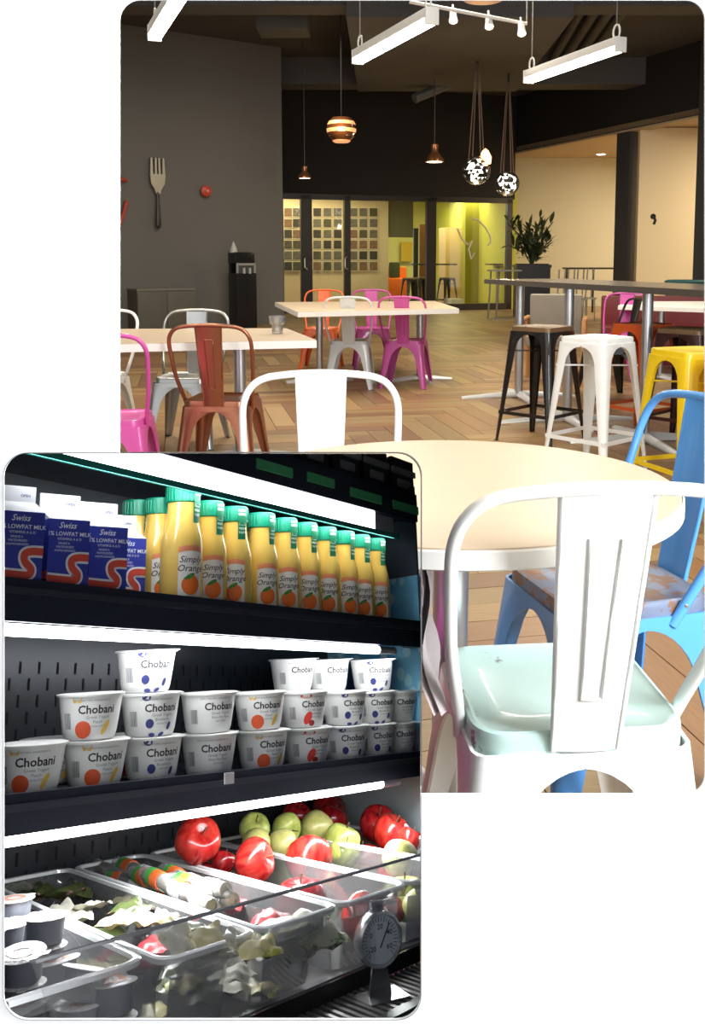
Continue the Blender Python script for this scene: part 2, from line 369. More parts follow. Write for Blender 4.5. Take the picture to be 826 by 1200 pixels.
tag(link('wood_panel', bslab(B(), 492, 499, 0, 2.1, 2.4, .06).mesh('woodp', mat('brown_panel', (.28, .12, .04), .5), smooth=False)), 'narrow brown wood panel beside the black door edge', 'panel')

# photo grid
M_ph = [mat('photo_print_%s' % n, c, .5, var=.9, vscale=14) for n, c in (('dark', (.05, .045, .04)), ('grey', (.15, .14, .12)), ('sepia', (.22, .13, .08)), ('olive', (.09, .085, .05)))]
pe = None; rp = random.Random(5)
for ci, u in enumerate((337.5, 347.5, 371.5, 383.5, 395.5, 414, 425.5, 437.5)):
    for ri in range(6):
        v = 243 + ri * 12.6; w_ = 11
        p = backpt(u - w_ / 2 + .5, v, 1.66); q = backpt(u + w_ / 2 - .5, v + 11.6, 1.66)
        t = thing('photo_print', 'photo print on the corridor wall, %s row down, %s column of prints' % (('top', 'second', 'third', 'fourth', 'fifth', 'bottom')[ri], ('first', 'second', 'third', 'fourth', 'fifth', 'sixth', 'seventh', 'last')[ci]), 'photo', Matrix.Translation(((p.x + q.x) / 2, (p.y + q.y) / 2, (p.z + q.z) / 2)), 'photo prints gridded on the corridor wall')
        wv = (q - p).xy.length; hv = abs(p.z - q.z); R_ = RZ(math.atan2(bd.y, bd.x))
        link('mount', B().box((0, 0, 0), (wv, .012, hv)).mesh('mount', mat('white_card', (.85, .78, .6), .8), smooth=False), t, R_)
        link('picture', B().box((0, -.008, .0), (wv * .90, .008, hv * .84)).mesh('picture', M_ph[rp.randrange(4)], smooth=False), t, R_)

# right hand header, columns, lounge beyond
hl = Vector((3.12, 22.6, 0)); hr = Vector((flo(826, 16.6).x, 16.6, 0)); hd = (hr - hl).normalized(); hn = Vector((-hd.y, hd.x, 0)) * -1
if hn.x < 0: hn = -hn
def hslab(b, k0, k1, z0, z1, th=.25, off=0):
    a = [hl + hd * k0 + hn * off, hl + hd * k1 + hn * off]; a = a + [a[1] + hn * th, a[0] + hn * th]
    return b.hexa([Vector((p.x, p.y, z0)) for p in a] + [Vector((p.x, p.y, z1)) for p in a])
LH = (hr - hl).length
def hk(u):  # distance along header for image column u
    r = ray(u, 300); k = 0
    # intersect in plan
    d = Vector((r.x, r.y)); den = d.x * hd.y - d.y * hd.x
    return ((hl.x * d.y - hl.y * d.x)) / -(hd.x * d.y - hd.y * d.x)
struct('wall_right_header', hslab(B(), -.1, LH + 9, 3.72, ZC), M_dark, 'black header over the wide opening on the right')
struct('trim_2', hslab(B(), -.1, LH + 9, 3.68, 3.72, .27, -.01), mat('cream_edge', (.5, .4, .25), .7), 'thin cream edge under the black header')
struct('column', hslab(B(), hk(719), hk(734), 0, 3.7, .2), mat('dark_column_paint', (.045, .045, .05), .6), 'dark square column in the opening on the right')
struct('column', hslab(B(), hk(818.5), hk(840), 0, ZC, .4, -.12), mat('dark_column_paint', (.045, .045, .05), .6), 'near dark column at the right edge')
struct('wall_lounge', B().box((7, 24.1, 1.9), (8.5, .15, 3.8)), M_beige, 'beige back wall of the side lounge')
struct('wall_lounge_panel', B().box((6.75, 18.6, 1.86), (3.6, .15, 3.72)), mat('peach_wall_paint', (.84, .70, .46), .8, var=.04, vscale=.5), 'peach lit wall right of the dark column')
struct('wall_lounge_side', B().box((11, 18, 1.9), (.15, 13, 3.8)), M_beige, 'far side wall of the lounge')
struct('ceiling_lounge', B().prism([(2.6, 24.4), (hl.x, hl.y), ((hr + hd * 6).x, (hr + hd * 6).y), (11, 11), (11, 24.4)], 3.74, 3.84), mat('lounge_ceiling', (.55, .42, .27), .8), 'tan ceiling of the side lounge')
struct('wall_right', B().box((9.5, 6, 2.5), (.2, 12, ZC)), M_grey, 'charcoal wall far right outside the opening')
p = atz(704, 181, 3.72)
t = thing('recessed_downlight', 'small round downlight set in the lounge ceiling', 'light', Matrix.Translation(p))
link('trim_ring', B().lathe([(.10, 0), (.14, 0), (.14, .02), (.10, .02)], 16, cap=False).mesh('ring', mat('white_trim', (.8, .8, .8), .5)), t)
link('lamp', B().lathe([(0, -.005), (.10, -.005), (.10, .01), (0, .01)], 16, cap=False).mesh('lamp', mat('downlight_glow', (1, .9, .7), .5, emit=12)), t)
p = aty(765, 258, 17.0)

# ------------------------------------------------------------------ LAMPS OF THE CAFE
M_lh = mat('white_lamp_housing', (.8, .8, .78), .4)
M_led = mat('led_diffuser', (1, .93, .80), .4, emit=14)
M_wire = mat('thin_wire', (.25, .24, .22), .5, .5)
def linear(a, b, label):
    a = Vector(a); b = Vector(b); L = (b - a).length; c = (a + b) / 2
    ang = math.atan2(b.y - a.y, b.x - a.x)
    t = thing('linear_lamp', label, 'lamp', TR(c.x, c.y, c.z, ang), 'suspended linear lamps')
    link('housing', B().box((0, 0, .045), (L, .10, .07), bev=.01).mesh('housing', M_lh), t)
    link('diffuser', B().box((0, 0, -.012), (L - .03, .085, .05), bev=.015).mesh('diffuser', M_led), t)
    for sx in (-1, 1):
        link('end_cap', B().box((sx * L / 2, 0, .02), (.02, .105, .12), bev=.004).mesh('end_cap', M_lh), t)
        link('hanger', B().tube([(sx * (L / 2 - .06) + .045 * math.cos(q * PI / 6), 0, .13 + .06 * math.sin(q * PI / 6)) for q in range(12)], .008, 6, closed=True).mesh('hanger', M_lh), t)
        link('wire', B().cyl((sx * (L / 2 - .06), 0, .19), (sx * (L / 2 - .06), 0, ZC - c.z), .006, seg=5).mesh('wire', M_wire), t)
    area('linear_lamp_glow', (c.x, c.y, c.z - .06), (L, .1), 34).rotation_euler.z = ang
z = 2.9
linear(atz(619, 93, z), atz(727, 55, z), 'glowing white linear lamp hung at the right, above the black header')
linear(atz(419, 70, z), atz(506, 22, z), 'glowing white linear lamp hung at top centre near the track spots')
linear(atz(181, 42, z), atz(216, -14, z), 'glowing white linear lamp at top left above the charcoal wall')
# track light with three spots
M_wh = mat('white_metal', (.75, .73, .70), .35)
p0 = aty(480, 2, 9); p1 = aty(617, 28, 9.4)
t = thing('track_light', 'white ceiling track carrying three small spot heads', 'track light', Matrix.Translation(p0))
link('track', B().cyl(p0, p1, .018, seg=6).mesh('track', M_wh), t, Matrix.Translation(-p0))
link('wire', B().cyl(p1, (p1.x, p1.y, ZC), .006, seg=5).mesh('wire', M_wire), t, Matrix.Translation(-p0))
for u, v in ((531, 20), (573, 27), (611, 35)):
    q = aty(u, v, 9.3)
    h = link('spot_head', B().lathe([(.015, .09), (.03, .08), (.036, .0), (.045, -.05), (.04, -.05), (.03, -.02), (0, -.02)], 16).mesh('spot_head', M_wh), t, Matrix.Translation(q - p0) @ RX(-.5))
    link('bulb', B().lathe([(0, -.052), (.03, -.045), (.03, -.02)], 14).mesh('bulb', mat('spot_glow', (1, .92, .78), .4, emit=10)), h)
    link('stem', B().cyl((0, 0, .08), (0, .0, .15), .01, seg=6).mesh('stem', M_wh), h)
# copper striped globe pendant
q = aty(400, 151, 14)
t = thing('globe_pendant', 'brown glass globe pendant with glowing bands beside the mid linear lamp', 'lamp', Matrix.Translation(q))
M_cop = mat('brown_smoked_glass', (.10, .035, .012), .15, coat=.5)
M_bulb = mat('warm_bulb', (1, .62, .3), .4, emit=7)
R0 = 17 / (F / 14.0)
for k in range(6):
    z0 = -.8 + k * .27; z1 = z0 + .25
    pr = [(math.sqrt(max(0, 1 - zz * zz * .95)) * R0, zz * R0 * .92) for zz in (z0, (z0 + z1) / 2, z1)]
    link('glass_band', B().lathe(pr, 24, cap=False).mesh('band', mat('warm_glow_band', (.75, .35, .15), .4, emit=1.0) if k in (2,4) else M_cop), t)
link('bulb', B().lathe([(0, -.06), (.05, -.03), (.06, .02), (0, .07)], 14).mesh('bulb', M_bulb), t)
link('base_ring', B().lathe([(R0 * .5, -R0 * .9), (R0 * .62, -R0 * .8), (R0 * .5, -R0 * .75)], 20).mesh('ring', mat('warm_glow_band', (.75, .35, .15), .4, emit=1.0)), t)
link('cord', B().cyl((0, 0, R0 * .8), (0, 0, ZC - q.z), .008, seg=5).mesh('cord', M_black), t)
point('pendant_glow', q + Vector((0, -.4, 0)), 12)
def small_pendant(u, v, y, r, label):
    q = aty(u, v, y); s = r / (F / y)
    t = thing('pendant_lamp', label, 'lamp', Matrix.Translation(q))
    link('shade', B().lathe([(s, 0), (s * .95, s * .35), (s * .6, s * .8), (s * .4, s * 1.1), (s * .4, s * 1.8), (0, s * 1.9)], 20, cap=False).mesh('shade', mat('copper_shade', (.45, .2, .09), .3, .8)), t)
    link('bulb', B().lathe([(0, -s * .05), (s * .8, 0), (s * .8, s * .2), (0, s * .2)], 16).mesh('bulb', mat('pendant_glow_face', (1, .75, .5), .4, emit=5)), t)
    link('cord', B().cyl((0, 0, s * 1.9), (0, 0, ZC - q.z), .01, seg=5).mesh('cord', mat('grey_cord', (.08, .07, .06), .6)), t)
small_pendant(357, 209, 17, 7.5, 'small copper pendant on a long cord left of the globe pendant')
small_pendant(509, 190, 17, 11, 'wide flat copper pendant left of the lattice orb pendants')
q = aty(566, 0, 8.5)
t = thing('disc_lamp', 'round copper disc lamp cut by the top edge of the picture', 'lamp', Matrix.Translation(q))
link('shade', B().lathe([(.17, 0), (.15, .05), (.03, .08)], 24).mesh('shade', mat('copper_shade', (.45, .2, .09), .3, .8)), t)
link('cord', B().cyl((0, 0, .08), (0, 0, ZC - q.z), .008, seg=5).mesh('cord', M_black), t)
# lattice orbs
def orb(u, v, y, rpx, label, warm=False):
    q = aty(u, v, y); r = rpx * y / F
    t = thing('lattice_orb_pendant', label, 'lamp', Matrix.Translation(q))
    bm = bmesh.new(); bmesh.ops.create_icosphere(bm, subdivisions=3, radius=r)
    rr = random.Random(int(u)); dele = []
    bm2 = bmesh.new(); fs = [f for f in bm.faces]; rr.shuffle(fs)
    bmesh.ops.delete(bm, geom=fs[:int(len(fs) * .45)], context='FACES')
    rg = bmesh.ops.extrude_face_region(bm, geom=bm.faces[:])
    for g in rg['geom']:
        if isinstance(g, bmesh.types.BMVert): g.co *= .93
    me = bpy.data.meshes.new('orb'); bm.to_mesh(me); bm.free(); bm2.free(); me.materials.append(mat('black_lattice', (.02, .018, .015), .4))
    link('lattice', me, t)
    link('glow_core', B().lathe([(r * .80 * math.sin(PI * k / 12) + 1e-5, -r * .80 * math.cos(PI * k / 12)) for k in range(13)], 20).mesh('core', mat('orb_glow', (1, .92, .8), .4, emit=3.0)), t)
    if warm: link('bare_bulb', B().lathe([(0, 0), (.09, .06), (.10, .16), (.05, .26), (0, .30)], 12).mesh('bb', mat('orange_glow', (1, .42, .15), .4, emit=6)), t, Matrix.Translation((.14, -.05, .05)))
    for k in range(4):
        a = k * PI / 2 + .4
        link('cord', B().cyl((r * .6 * math.cos(a), r * .6 * math.sin(a), r * .78), (.02 * math.cos(a), 0, 1.75), .01, seg=5).mesh('cord', mat('brown_cord', (.13, .085, .06), .6)), t)
    link('stem', B().cyl((0, 0, 1.7), (0, 0, ZC - q.z), .02, seg=6).mesh('stem', M_black), t)
    point('orb_light', q + Vector((0, 0, -r - .15)), 25)
    return t
orb(558, 200, 15.5, 16.5, 'left lattice orb pendant with an orange bulb, hung by four cords', True)
orb(594, 215, 16.5, 14.5, 'right lattice orb pendant, smaller, hung by four cords beside the orange bulb one')

# ------------------------------------------------------------------ WALL DECOR AND LEFT WALL THINGS
def leftpt(u, v, off=.03):
    r = ray(u, v); g = Vector((gn.x, gn.y, 0)); p0 = gl - gn * off
    return C0 + r * ((p0 - C0).dot(g) / r.dot(g))
LA = math.atan2(gd.y, gd.x)
q = leftpt(185, 225, .06); s = 16.3 / F
t = thing('fork_decoration', 'giant silver fork with a dark handle mounted on the charcoal wall', 'wall art', Matrix.Translation(q) @ RZ(LA))
b = B(); P = lambda x, y: (x * s, -y * s)
out = [(-4, 2), (-3, 0), (-6, -6), (-8, -12), (-9, -20), (-8.5, -38)]
poly = [(-2.5, 2), (-4, -3), (-8, -9), (-9, -18), (-8, -38), (-6, -38), (-5.5, -20), (-3.5, -20), (-3, -38), (-1, -38), (-1, -20), (1, -20), (1, -38), (3, -38), (3.5, -20), (5.5, -20), (6, -38), (8, -38), (9, -18), (8, -9), (4, -3), (2.5, 2)]
b.prism([P(*k) for k in poly][::-1], -.02, .02, RX(PI / 2))
link('tines', b.mesh('tines', mat('fork_silver', (.45, .43, .35), .4, .6), smooth=False), t)
link('handle', B().tube([(0, 0, 0), (0, 0, -12 * s), (0, 0, -28 * s), (0, 0, -38 * s), (0, 0, -41 * s)], [2.6 * s, 2.6 * s, 4.5 * s, 5 * s, 2 * s], 10, flat=.5).mesh('handle', mat('fork_handle', (.055, .052, .05), .4, .3)), t)
q = leftpt(241, 224, .05)
t = thing('alarm_disc', 'small round red alarm on the charcoal wall right of the fork', 'alarm', Matrix.Translation(q) @ RZ(LA))
link('body', B().lathe([(.10, 0), (.095, .03), (.06, .05), (0, .06)], 20, RX(PI / 2)).mesh('body', mat('red_plastic', (.55, .06, .03), .4)), t)
link('boss', B().lathe([(.03, .055), (.025, .085), (0, .09)], 14, RX(PI / 2)).mesh('boss', mat('pink_plastic', (.8, .3, .25), .4)), t)
q = leftpt(140, 228, .05)
t = thing('red_wall_ornament', 'red wall ornament of two strokes cut by the left edge', 'wall art', Matrix.Translation(q) @ RZ(LA))
link('upper_stroke', B().tube([(-.3, 0, .2), (0, 0, .25), (.13, 0, .24)], .035, 8).mesh('stroke', mat('red_enamel', (.45, .05, .03), .4)), t)
link('lower_stroke', B().tube([(-.02, 0, -.5), (.06, 0, -.3), (.12, 0, -.1)], .035, 8).mesh('stroke', mat('red_enamel', (.45, .05, .03), .4)), t)
# grey low cabinet
p = flo(190, 15.2); wd = 70 / F * 15.2
t = thing('low_cabinet', 'low dark grey cabinet standing against the charcoal wall', 'cabinet', TR(p.x, p.y, 0, LA))
link('body', B().box((0, 0, .35), (wd, .45, .70), bev=.008).mesh('body', mat('dark_grey_laminate', (.10, .095, .075), .5)), t)
link('top', B().box((0, 0, .715), (wd + .02, .47, .03), bev=.005).mesh('top', mat('grey_top', (.17, .16, .13), .5)), t)
for k in (-1, 1): link('door', B().box((k * wd / 4, -.232, .35), (wd / 2 - .02, .015, .64), bev=.004).mesh('door', mat('dark_grey_laminate', (.10, .095, .075), .5)), t)
# water dispenser
p = flo(285, 16.4)
t = thing('water_dispenser', 'tall black water dispenser with a lit grey bay by the wall end', 'water dispenser', TR(p.x, p.y, 0, LA))
M_wd = mat('black_appliance', (.012, .012, .014), .25)
link('body', B().box((0, 0, .48), (.38, .34, .96), bev=.02).mesh('body', M_wd), t)
link('head', B().box((0, .03, 1.22), (.38, .28, .20), bev=.02).mesh('head', M_wd), t)
link('back_panel', B().box((0, .12, 1.05), (.36, .08, .4)).mesh('back', M_wd), t)
link('bay_frame', B().box((0, -.14, 1.11), (.36, .03, .04)).box((0, -.14, .80), (.36, .03, .04)).box((-.165, -.14, .95), (.035, .03, .3)).box((.165, -.14, .95), (.035, .03, .3)).mesh('bay', mat('grey_plastic', (.30, .30, .30), .4), smooth=False), t)
link('bay', B().box((0, -.125, .95), (.3, .02, .28)).mesh('bay2', mat('dark_bay', (.07, .07, .075), .4)), t)
link('tap', B().box((-.05, -.16, 1.0), (.03, .05, .1)).box((.06, -.16, 1.0), (.03, .05, .1)).mesh('tap', mat('grey_plastic2', (.5, .5, .5), .4), smooth=False), t)
link('funnel', B().lathe([(.07, 0), (.06, .06), (.02, .16), (0, .2)], 14).mesh('funnel', mat('grey_plastic2', (.5, .5, .5), .4)), t, Matrix.Translation((-.16, 0, 1.31)))

# ------------------------------------------------------------------ METAL CAFE CHAIRS
def paint(n, c, wear=(.25, .2, .2), wcut=.68, **k): return mat(n, c, .32, .0, var=.06, wear=wear, wcut=wcut, coat=.3, **k)
P_white = paint('white_chair_paint', (.92, .95, .94), (.55, .5, .5), .68, wscale=30)
P_mint = paint('worn_mint_white_seat_paint', (.52, .72, .68), (.16, .13, .14), .63, wscale=9)
P_blue = paint('sky_blue_chair_paint', (.09, .33, .78), (.12, .13, .2), .70)
P_pink = paint('pink_chair_paint', (.72, .10, .42), (.35, .12, .25), .70)
P_magenta = paint('magenta_chair_paint', (.48, .06, .30), (.25, .1, .2), .70)
P_copper = mat('copper_metal', (.46, .19, .11), .28, .85, var=.15)
P_steel = mat('raw_steel', (.45, .46, .45), .3, .9, var=.1)
P_grey = paint('pale_grey_chair_paint', (.56, .60, .62), (.25, .25, .27), .66)
P_orange = paint('orange_chair_paint', (.75, .13, .02), (.4, .15, .08), .7)
P_yellow = paint('yellow_stool_paint', (.85, .60, .01), (.4, .3, .1), .72)
P_blk = mat('black_stool_paint', (.022, .02, .018), .22, .3, coat=.4)
P_brown = mat('dark_maroon_metal', (.055, .022, .02), .3, .4)
P_red = paint('red_orange_stool_paint', (.62, .10, .02), (.3, .1, .06), .7)
M_foot = mat('black_rubber', (.03, .03, .03), .7)
M_rivet = mat('rivet_steel', (.6, .6, .6), .3, 1)

def leg_panel(zt, half_t, half_b, wfn, levels, r=.02):
    """one corner leg at +x,+y: two sheet faces from the corner inward; wfn(z)=width of each face"""
    b = B(); rows = []
    for z in levels:
        k = 1 - z / zt; c = half_t + (half_b - half_t) * k; w_ = min(wfn(z), c)
        rr = min(r, w_ * .5)
        row = [(c - w_, c, z), (c - w_ * .5 - rr * .3, c + .003, z), (c - rr, c, z), (c - rr * .3, c - rr * .3, z), (c, c - rr, z), (c + .003, c - w_ * .5 - rr * .3, z), (c, c - w_, z)]
        row += [(x - .006 if i > 2 else x, y - .006 if i < 4 else y, zz) for i, (x, y, zz) in list(enumerate(row))[::-1]]
        rows.append(row)
    n = len(rows[0]); vs = [p for r_ in rows for p in r_]
    fs = [(i * n + k, i * n + (k + 1) % n, (i + 1) * n + (k + 1) % n, (i + 1) * n + k) for i in range(len(rows) - 1) for k in range(n)]
    fs += [tuple(range(n))[::-1], tuple(range((len(rows) - 1) * n, len(rows) * n))]
    b.add(vs, fs); return b
def chair_w(z):
    if z < .26: return .036 + .035 * (z / .26)
    k = min(1, (z - .26) / .135)
    return .071 + (.18 - .071) * (1 - math.sqrt(max(0, 1 - k * k)))
CH = {}
def cyc(pts, n=6):  # Catmull-Rom smoothing
    P = [Vector(p) for p in pts]; out = []
    for i in range(len(P) - 1):
        a = P[max(i - 1, 0)]; b = P[i]; c = P[i + 1]; d = P[min(i + 2, len(P) - 1)]
        for k in range(n):
            t = k / n; out.append(.5 * ((2 * b) + (c - a) * t + (2 * a - 5 * b + 4 * c - d) * t * t + (-a + 3 * b - 3 * c + d) * t ** 3))
    out.append(P[-1]); return out
def chair_meshes(key, m, mseat=None):
    if key in CH: return CH[key]
    d = {}
    ms = mseat or m
    # seat pan: rounded square, dished, rolled edge
    b = B(); o = rrect(-.170, -.170, .170, .170, .055, 6); n = len(o)
    rings = [(1.0, .405), (1.0, .440), (.985, .450), (.95, .4525), (.90, .446), (.5, .441)]
    vs = [(x * k, y * k, z) for k, z in rings for x, y in o]; fs = [(i * n + k, i * n + (k + 1) % n, (i + 1) * n + (k + 1) % n, (i + 1) * n + k) for i in range(len(rings) - 1) for k in range(n)]
    fs.append(tuple(range((len(rings) - 1) * n, len(rings) * n))); b.add(vs, fs)
    d['seat'] = b.mesh('seat_' + key, ms, 50)
    lv = [0, .08, .16, .22, .26, .30, .33, .355, .37, .383, .390, .3935, .3948, .396, .42]
    d['leg'] = leg_panel(.45, .170, .222, chair_w, lv).mesh('leg_' + key, m, 50)
    d['foot'] = B().box((.212, .212, .008), (.03, .03, .016), bev=.004).mesh('foot_' + key, M_foot)
    fr_ = [(-.175, -.06, .40), (-.185, -.10, .47), (-.205, -.155, .58), (-.214, -.20, .70), (-.214, -.225, .77), (-.194, -.238, .815), (-.155, -.247, .84), (-.08, -.254, .850), (0, -.256, .853)]
    fr_ = fr_ + [(-x, y, z) for x, y, z in fr_[::-1][1:]]
    d['back_frame'] = B().tube(cyc(fr_, 4), .0112, 10, flat=.9).mesh('back_' + key, m, 60)
    def sp(u, v, off=0):   # splat surface: u across -1..1, v 0 bottom..1 top
        w_ = .050 + .018 * v; z = .425 + .42 * v; y = -.172 - .078 * v - .012 * math.sin(PI * v) * 0
        return Vector((u * w_, y - .006 * (1 - u * u) - off, z))
    b = B()
    for off, flip in ((.002, 0), (-.004, 1)): b.grid(lambda i, j, o=off: sp(i * 2 - 1, j, o), 6, 10)
    ed = [(0, j / 10) for j in range(11)]
    d['splat'] = b.mesh('splat_' + key, m, 60)
    b = B()
    rim = [sp(-1, j / 10, 0) for j in range(11)]; b.tube(rim, .005, 6); rim = [sp(1, j / 10, 0) for j in range(11)]; b.tube(rim, .005, 6)
    d['splat_edge'] = b.mesh('splat_edge_' + key, m, 60)
    b = B(); k = .42; path = []
    for uu, v0, v1 in ((-.34, .22, .84), (.34, .84, .22)):
        path += [sp(uu * (1 if v < .9 else 1) * (.75 + .35 * v), v, .003) for v in [v0 + (v1 - v0) * q / 6 for q in range(7)]]
    tp = [sp(.34 * (.75 + .35 * .84) * (q / 3 - 1), .84, .003) for q in range(1, 6)]; bt = [sp(.34 * (.75 + .35 * .22) * (1 - q / 3), .22, .003) for q in range(1, 6)]
    b.tube(path[:7] + tp + path[7:] + bt, .0028, 6, closed=True)
    pth2 = [sp(-.3 + .6 * q / 4 , .24, .003) for q in range(5)]
    d['pressed_rib'] = b.mesh('rib_' + key, m, 60)
    d['rivet'] = B().lathe([(.006, 0), (.005, .003), (0, .004)], 8).mesh('rivet_' + key, M_rivet)
    CH[key] = d; return d
def chair(label, key, m, M, mseat=None, group='metal cafe chairs', seatlabel=None, detail=True, name='cafe_chair'):
    d = chair_meshes(key, m, mseat)
    t = thing(name, label, 'chair', M, group)
    s_ = link('seat', d['seat'], t)
    if seatlabel: s_['label'] = seatlabel
    for k in range(4):
        l = link('leg', d['leg'], t, RZ(k * PI / 2)); link('rubber_foot', d['foot'], l)
    bf = link('back_frame', d['back_frame'], t)
    sp = link('splat', d['splat'], t); link('splat_edge', d['splat_edge'], sp)
    link('pressed_rib', d['pressed_rib'], sp)
    if detail:
        for sx in (-1, 1): link('rivet', d['rivet'], bf, Matrix.Translation((sx * .188, -.085, .445)) @ RY(sx * PI / 2))
    return t
def ch_at(u, y, a, **k): return TR(*flo(u, y).xy, 0, a)
chair('near white chair with a worn pale mint seat, back turned to us', 'white', P_white, TR(.292, 1.53, .013, math.radians(5)), P_mint, seatlabel='worn pale mint seat with dark scuffs')
chair('white chair across the round table, only its rounded back in view', 'white2', P_white, TR(-.165, 2.36, .013, PI + .05), None)
chair('sky blue chair with a scuffed brown seat at the right of the round table', 'blue', P_blue, TR(.50, 2.06, .013, math.radians(90 + 17)), mat('scuffed_blue_grey_seat', (.16, .2, .3), .35, .2, var=.4, wear=(.22, .12, .08), wcut=.5), seatlabel='scuffed seat worn brown through the blue paint')
chair('copper brown chair seen from behind at the near left table', 'copper', P_copper, ch_at(263, 5.0, math.radians(-6)))
chair('raw steel chair facing us behind the copper brown one', 'steel', P_steel, ch_at(221, 5.95, PI - .1))
chair('bright pink chair cut by the left edge of the picture', 'pink', P_pink, ch_at(134, 4.4, math.radians(4)))
chair('white chair half hidden behind the bright pink chair at left', 'white2', P_white, ch_at(113, 6.0, PI - .1))
chair('pale grey scuffed chair at the near side of the middle table', 'grey', P_grey, ch_at(411, 8.65, math.radians(-4)))
chair('magenta chair right of the pale grey one at the middle table', 'magenta', P_magenta, ch_at(476, 8.7, math.radians(-12)))
chair('orange chair on the far side of the middle table', 'orange', P_orange, ch_at(377, 10.2, PI - .08))
chair('magenta chair on the far side of the middle table, half hidden', 'magenta', P_magenta, ch_at(437, 10.2, PI + .08))
chair('pink chair beyond the high table near the white lounge table', 'magenta', P_magenta, ch_at(724, 9.2, math.radians(150)), None, detail=False)
chair('thin copper chair at the right edge beyond the high table', 'copper', P_copper, ch_at(824, 7.6, math.radians(70)), None, detail=False)
chair('black chair seen edge on behind the white stool', 'black', P_blk, ch_at(712, 8.0, math.radians(100)), None, detail=False)

# pink chair mostly hidden behind the cooler, with a cloth over it
chair('pink chair hidden by the cooler with a mauve grey cloth on it', 'pink', P_pink, TR(-.185, 1.62, .013, 0), None)
b = B()
def cloth(i, j):
    z = .74 - .27 * j; x = .052 + .030 * j + .012 * math.sin(7 * j + i * 3) ; 
    return Vector((x + .008 * math.sin(i * 9), 1.40 + .13 * i, z))
b.grid(cloth, 8, 12); b.grid(lambda i, j: cloth(i, j) - Vector((.012, 0, 0)), 8, 12)
t = thing('draped_cloth', 'mauve grey cloth hanging between the cooler and the near white chair', 'cloth', TR(.06, 1.45, .46))
o = link('fabric', b.mesh('cloth', mat('mauve_grey_fabric', (.50, .44, .45), .8, var=.25, vscale=12, bump=.4, bscale=20), 80), t, TR(-.06, -1.45, -.46))

# ------------------------------------------------------------------ STOOLS
STM = {}
def stool(label, key, m, M, seatm=None, h=.76):
    if key not in STM:
        d = {}
        b = B(); o = rrect(-.15, -.15, .15, .15, .035, 5); n = len(o)
        rings = [(1.0, h - .045), (1.0, h - .010), (.985, h - .002), (.95, h), (.88, h - .005)]
        vs = [(x * k, y * k, z) for k, z in rings for x, y in o]; fs = [(i * n + k, i * n + (k + 1) % n, (i + 1) * n + (k + 1) % n, (i + 1) * n + k) for i in range(len(rings) - 1) for k in range(n)]
        fs.append(tuple(range((len(rings) - 1) * n, len(rings) * n))); d['seat'] = b.add(vs, fs).mesh('st_seat_' + key, seatm or m, 50)
        def wf(z):
            if z < h - .14: return .024 + .04 * (z / (h - .14))
            k = min(1, (z - (h - .14)) / .09); return .064 + (.15 - .064) * (1 - math.sqrt(max(0, 1 - k * k)))
        d['leg'] = leg_panel(h, .15, .215, wf, [0, .2, .4, h - .2, h - .14, h - .11, h - .08, h - .062, h - .053, h - .05, h - .03]).mesh('st_leg_' + key, m, 50)
        d['foot'] = B().box((.205, .205, .008), (.028, .028, .016), bev=.004).mesh('st_foot_' + key, M_foot)
        c = .195; d['foot_rail'] = B().box((0, c, .20), (2 * c, .006, .022)).mesh('st_rail_' + key, m)
        c2 = .163; d['brace'] = B().box((0, 0, h - .16), (2 * c2 * 1.38, .014, .008)).mesh('st_brace_' + key, m)
        STM[key] = d
    d = STM[key]; t = thing('bar_stool', label, 'stool', M, 'metal bar stools')
    link('seat', d['seat'], t)
    for k in range(4):
        l = link('leg', d['leg'], t, RZ(k * PI / 2)); link('rubber_foot', d['foot'], l)
        link('foot_rail', d['foot_rail'], t, RZ(k * PI / 2))
    for k in range(2): link('brace', d['brace'], t, RZ(PI / 4 + k * PI / 2))
    return t
M_wseat = mat('worn_brown_seat', (.20, .12, .06), .35, .2, var=.3)
stool('black bar stool with a brown worn seat, leftmost at the high table', 'black', P_blk, ch_at(633, 6.05, math.radians(47)), M_wseat)
stool('white bar stool in front of the high table', 'white', P_white, ch_at(696, 5.2, math.radians(42)))
stool('red orange bar stool behind the white one', 'red', P_red, ch_at(750, 6.3, math.radians(35)))
stool('dark maroon bar stool behind the yellow one', 'brown', P_brown, ch_at(803, 5.85, math.radians(45)), M_wseat)
stool('yellow bar stool behind the blue chair', 'yellow', P_yellow, ch_at(806, 4.45, math.radians(20)))
stool('orange bar stool cut by the right edge beside the yellow one', 'orange2', P_orange, ch_at(880, 4.0, math.radians(30)))

# ------------------------------------------------------------------ TABLES
M_lam = mat('pale_birch_laminate', (.58, .455, .325), .35, var=.05, vscale=3, stretch=(1, 6, 1))
M_edge = mat('white_table_edge', (.88, .87, .84), .4)
M_col = mat('brushed_steel_column', (.55, .57, .6), .3, .85)
M_base = mat('white_cast_base', (.62, .63, .64), .35, .3)
def base_cross(r, h=.05):
    b = B()
    return b
def add_column(t, x, y, z1, r=.035, arm=.33, a=.3):
    link('column', B().cyl((x, y, .04), (x, y, z1), r, seg=20).mesh('column', M_col), t)
    for k in range(4):
        link('base_arm', B().tube([(x, y, .05), (x + arm * math.cos(a + k * PI / 2), y + arm * math.sin(a + k * PI / 2), .018)], [.036, .02], 8, flat=.5).mesh('base_arm', M_base), t)
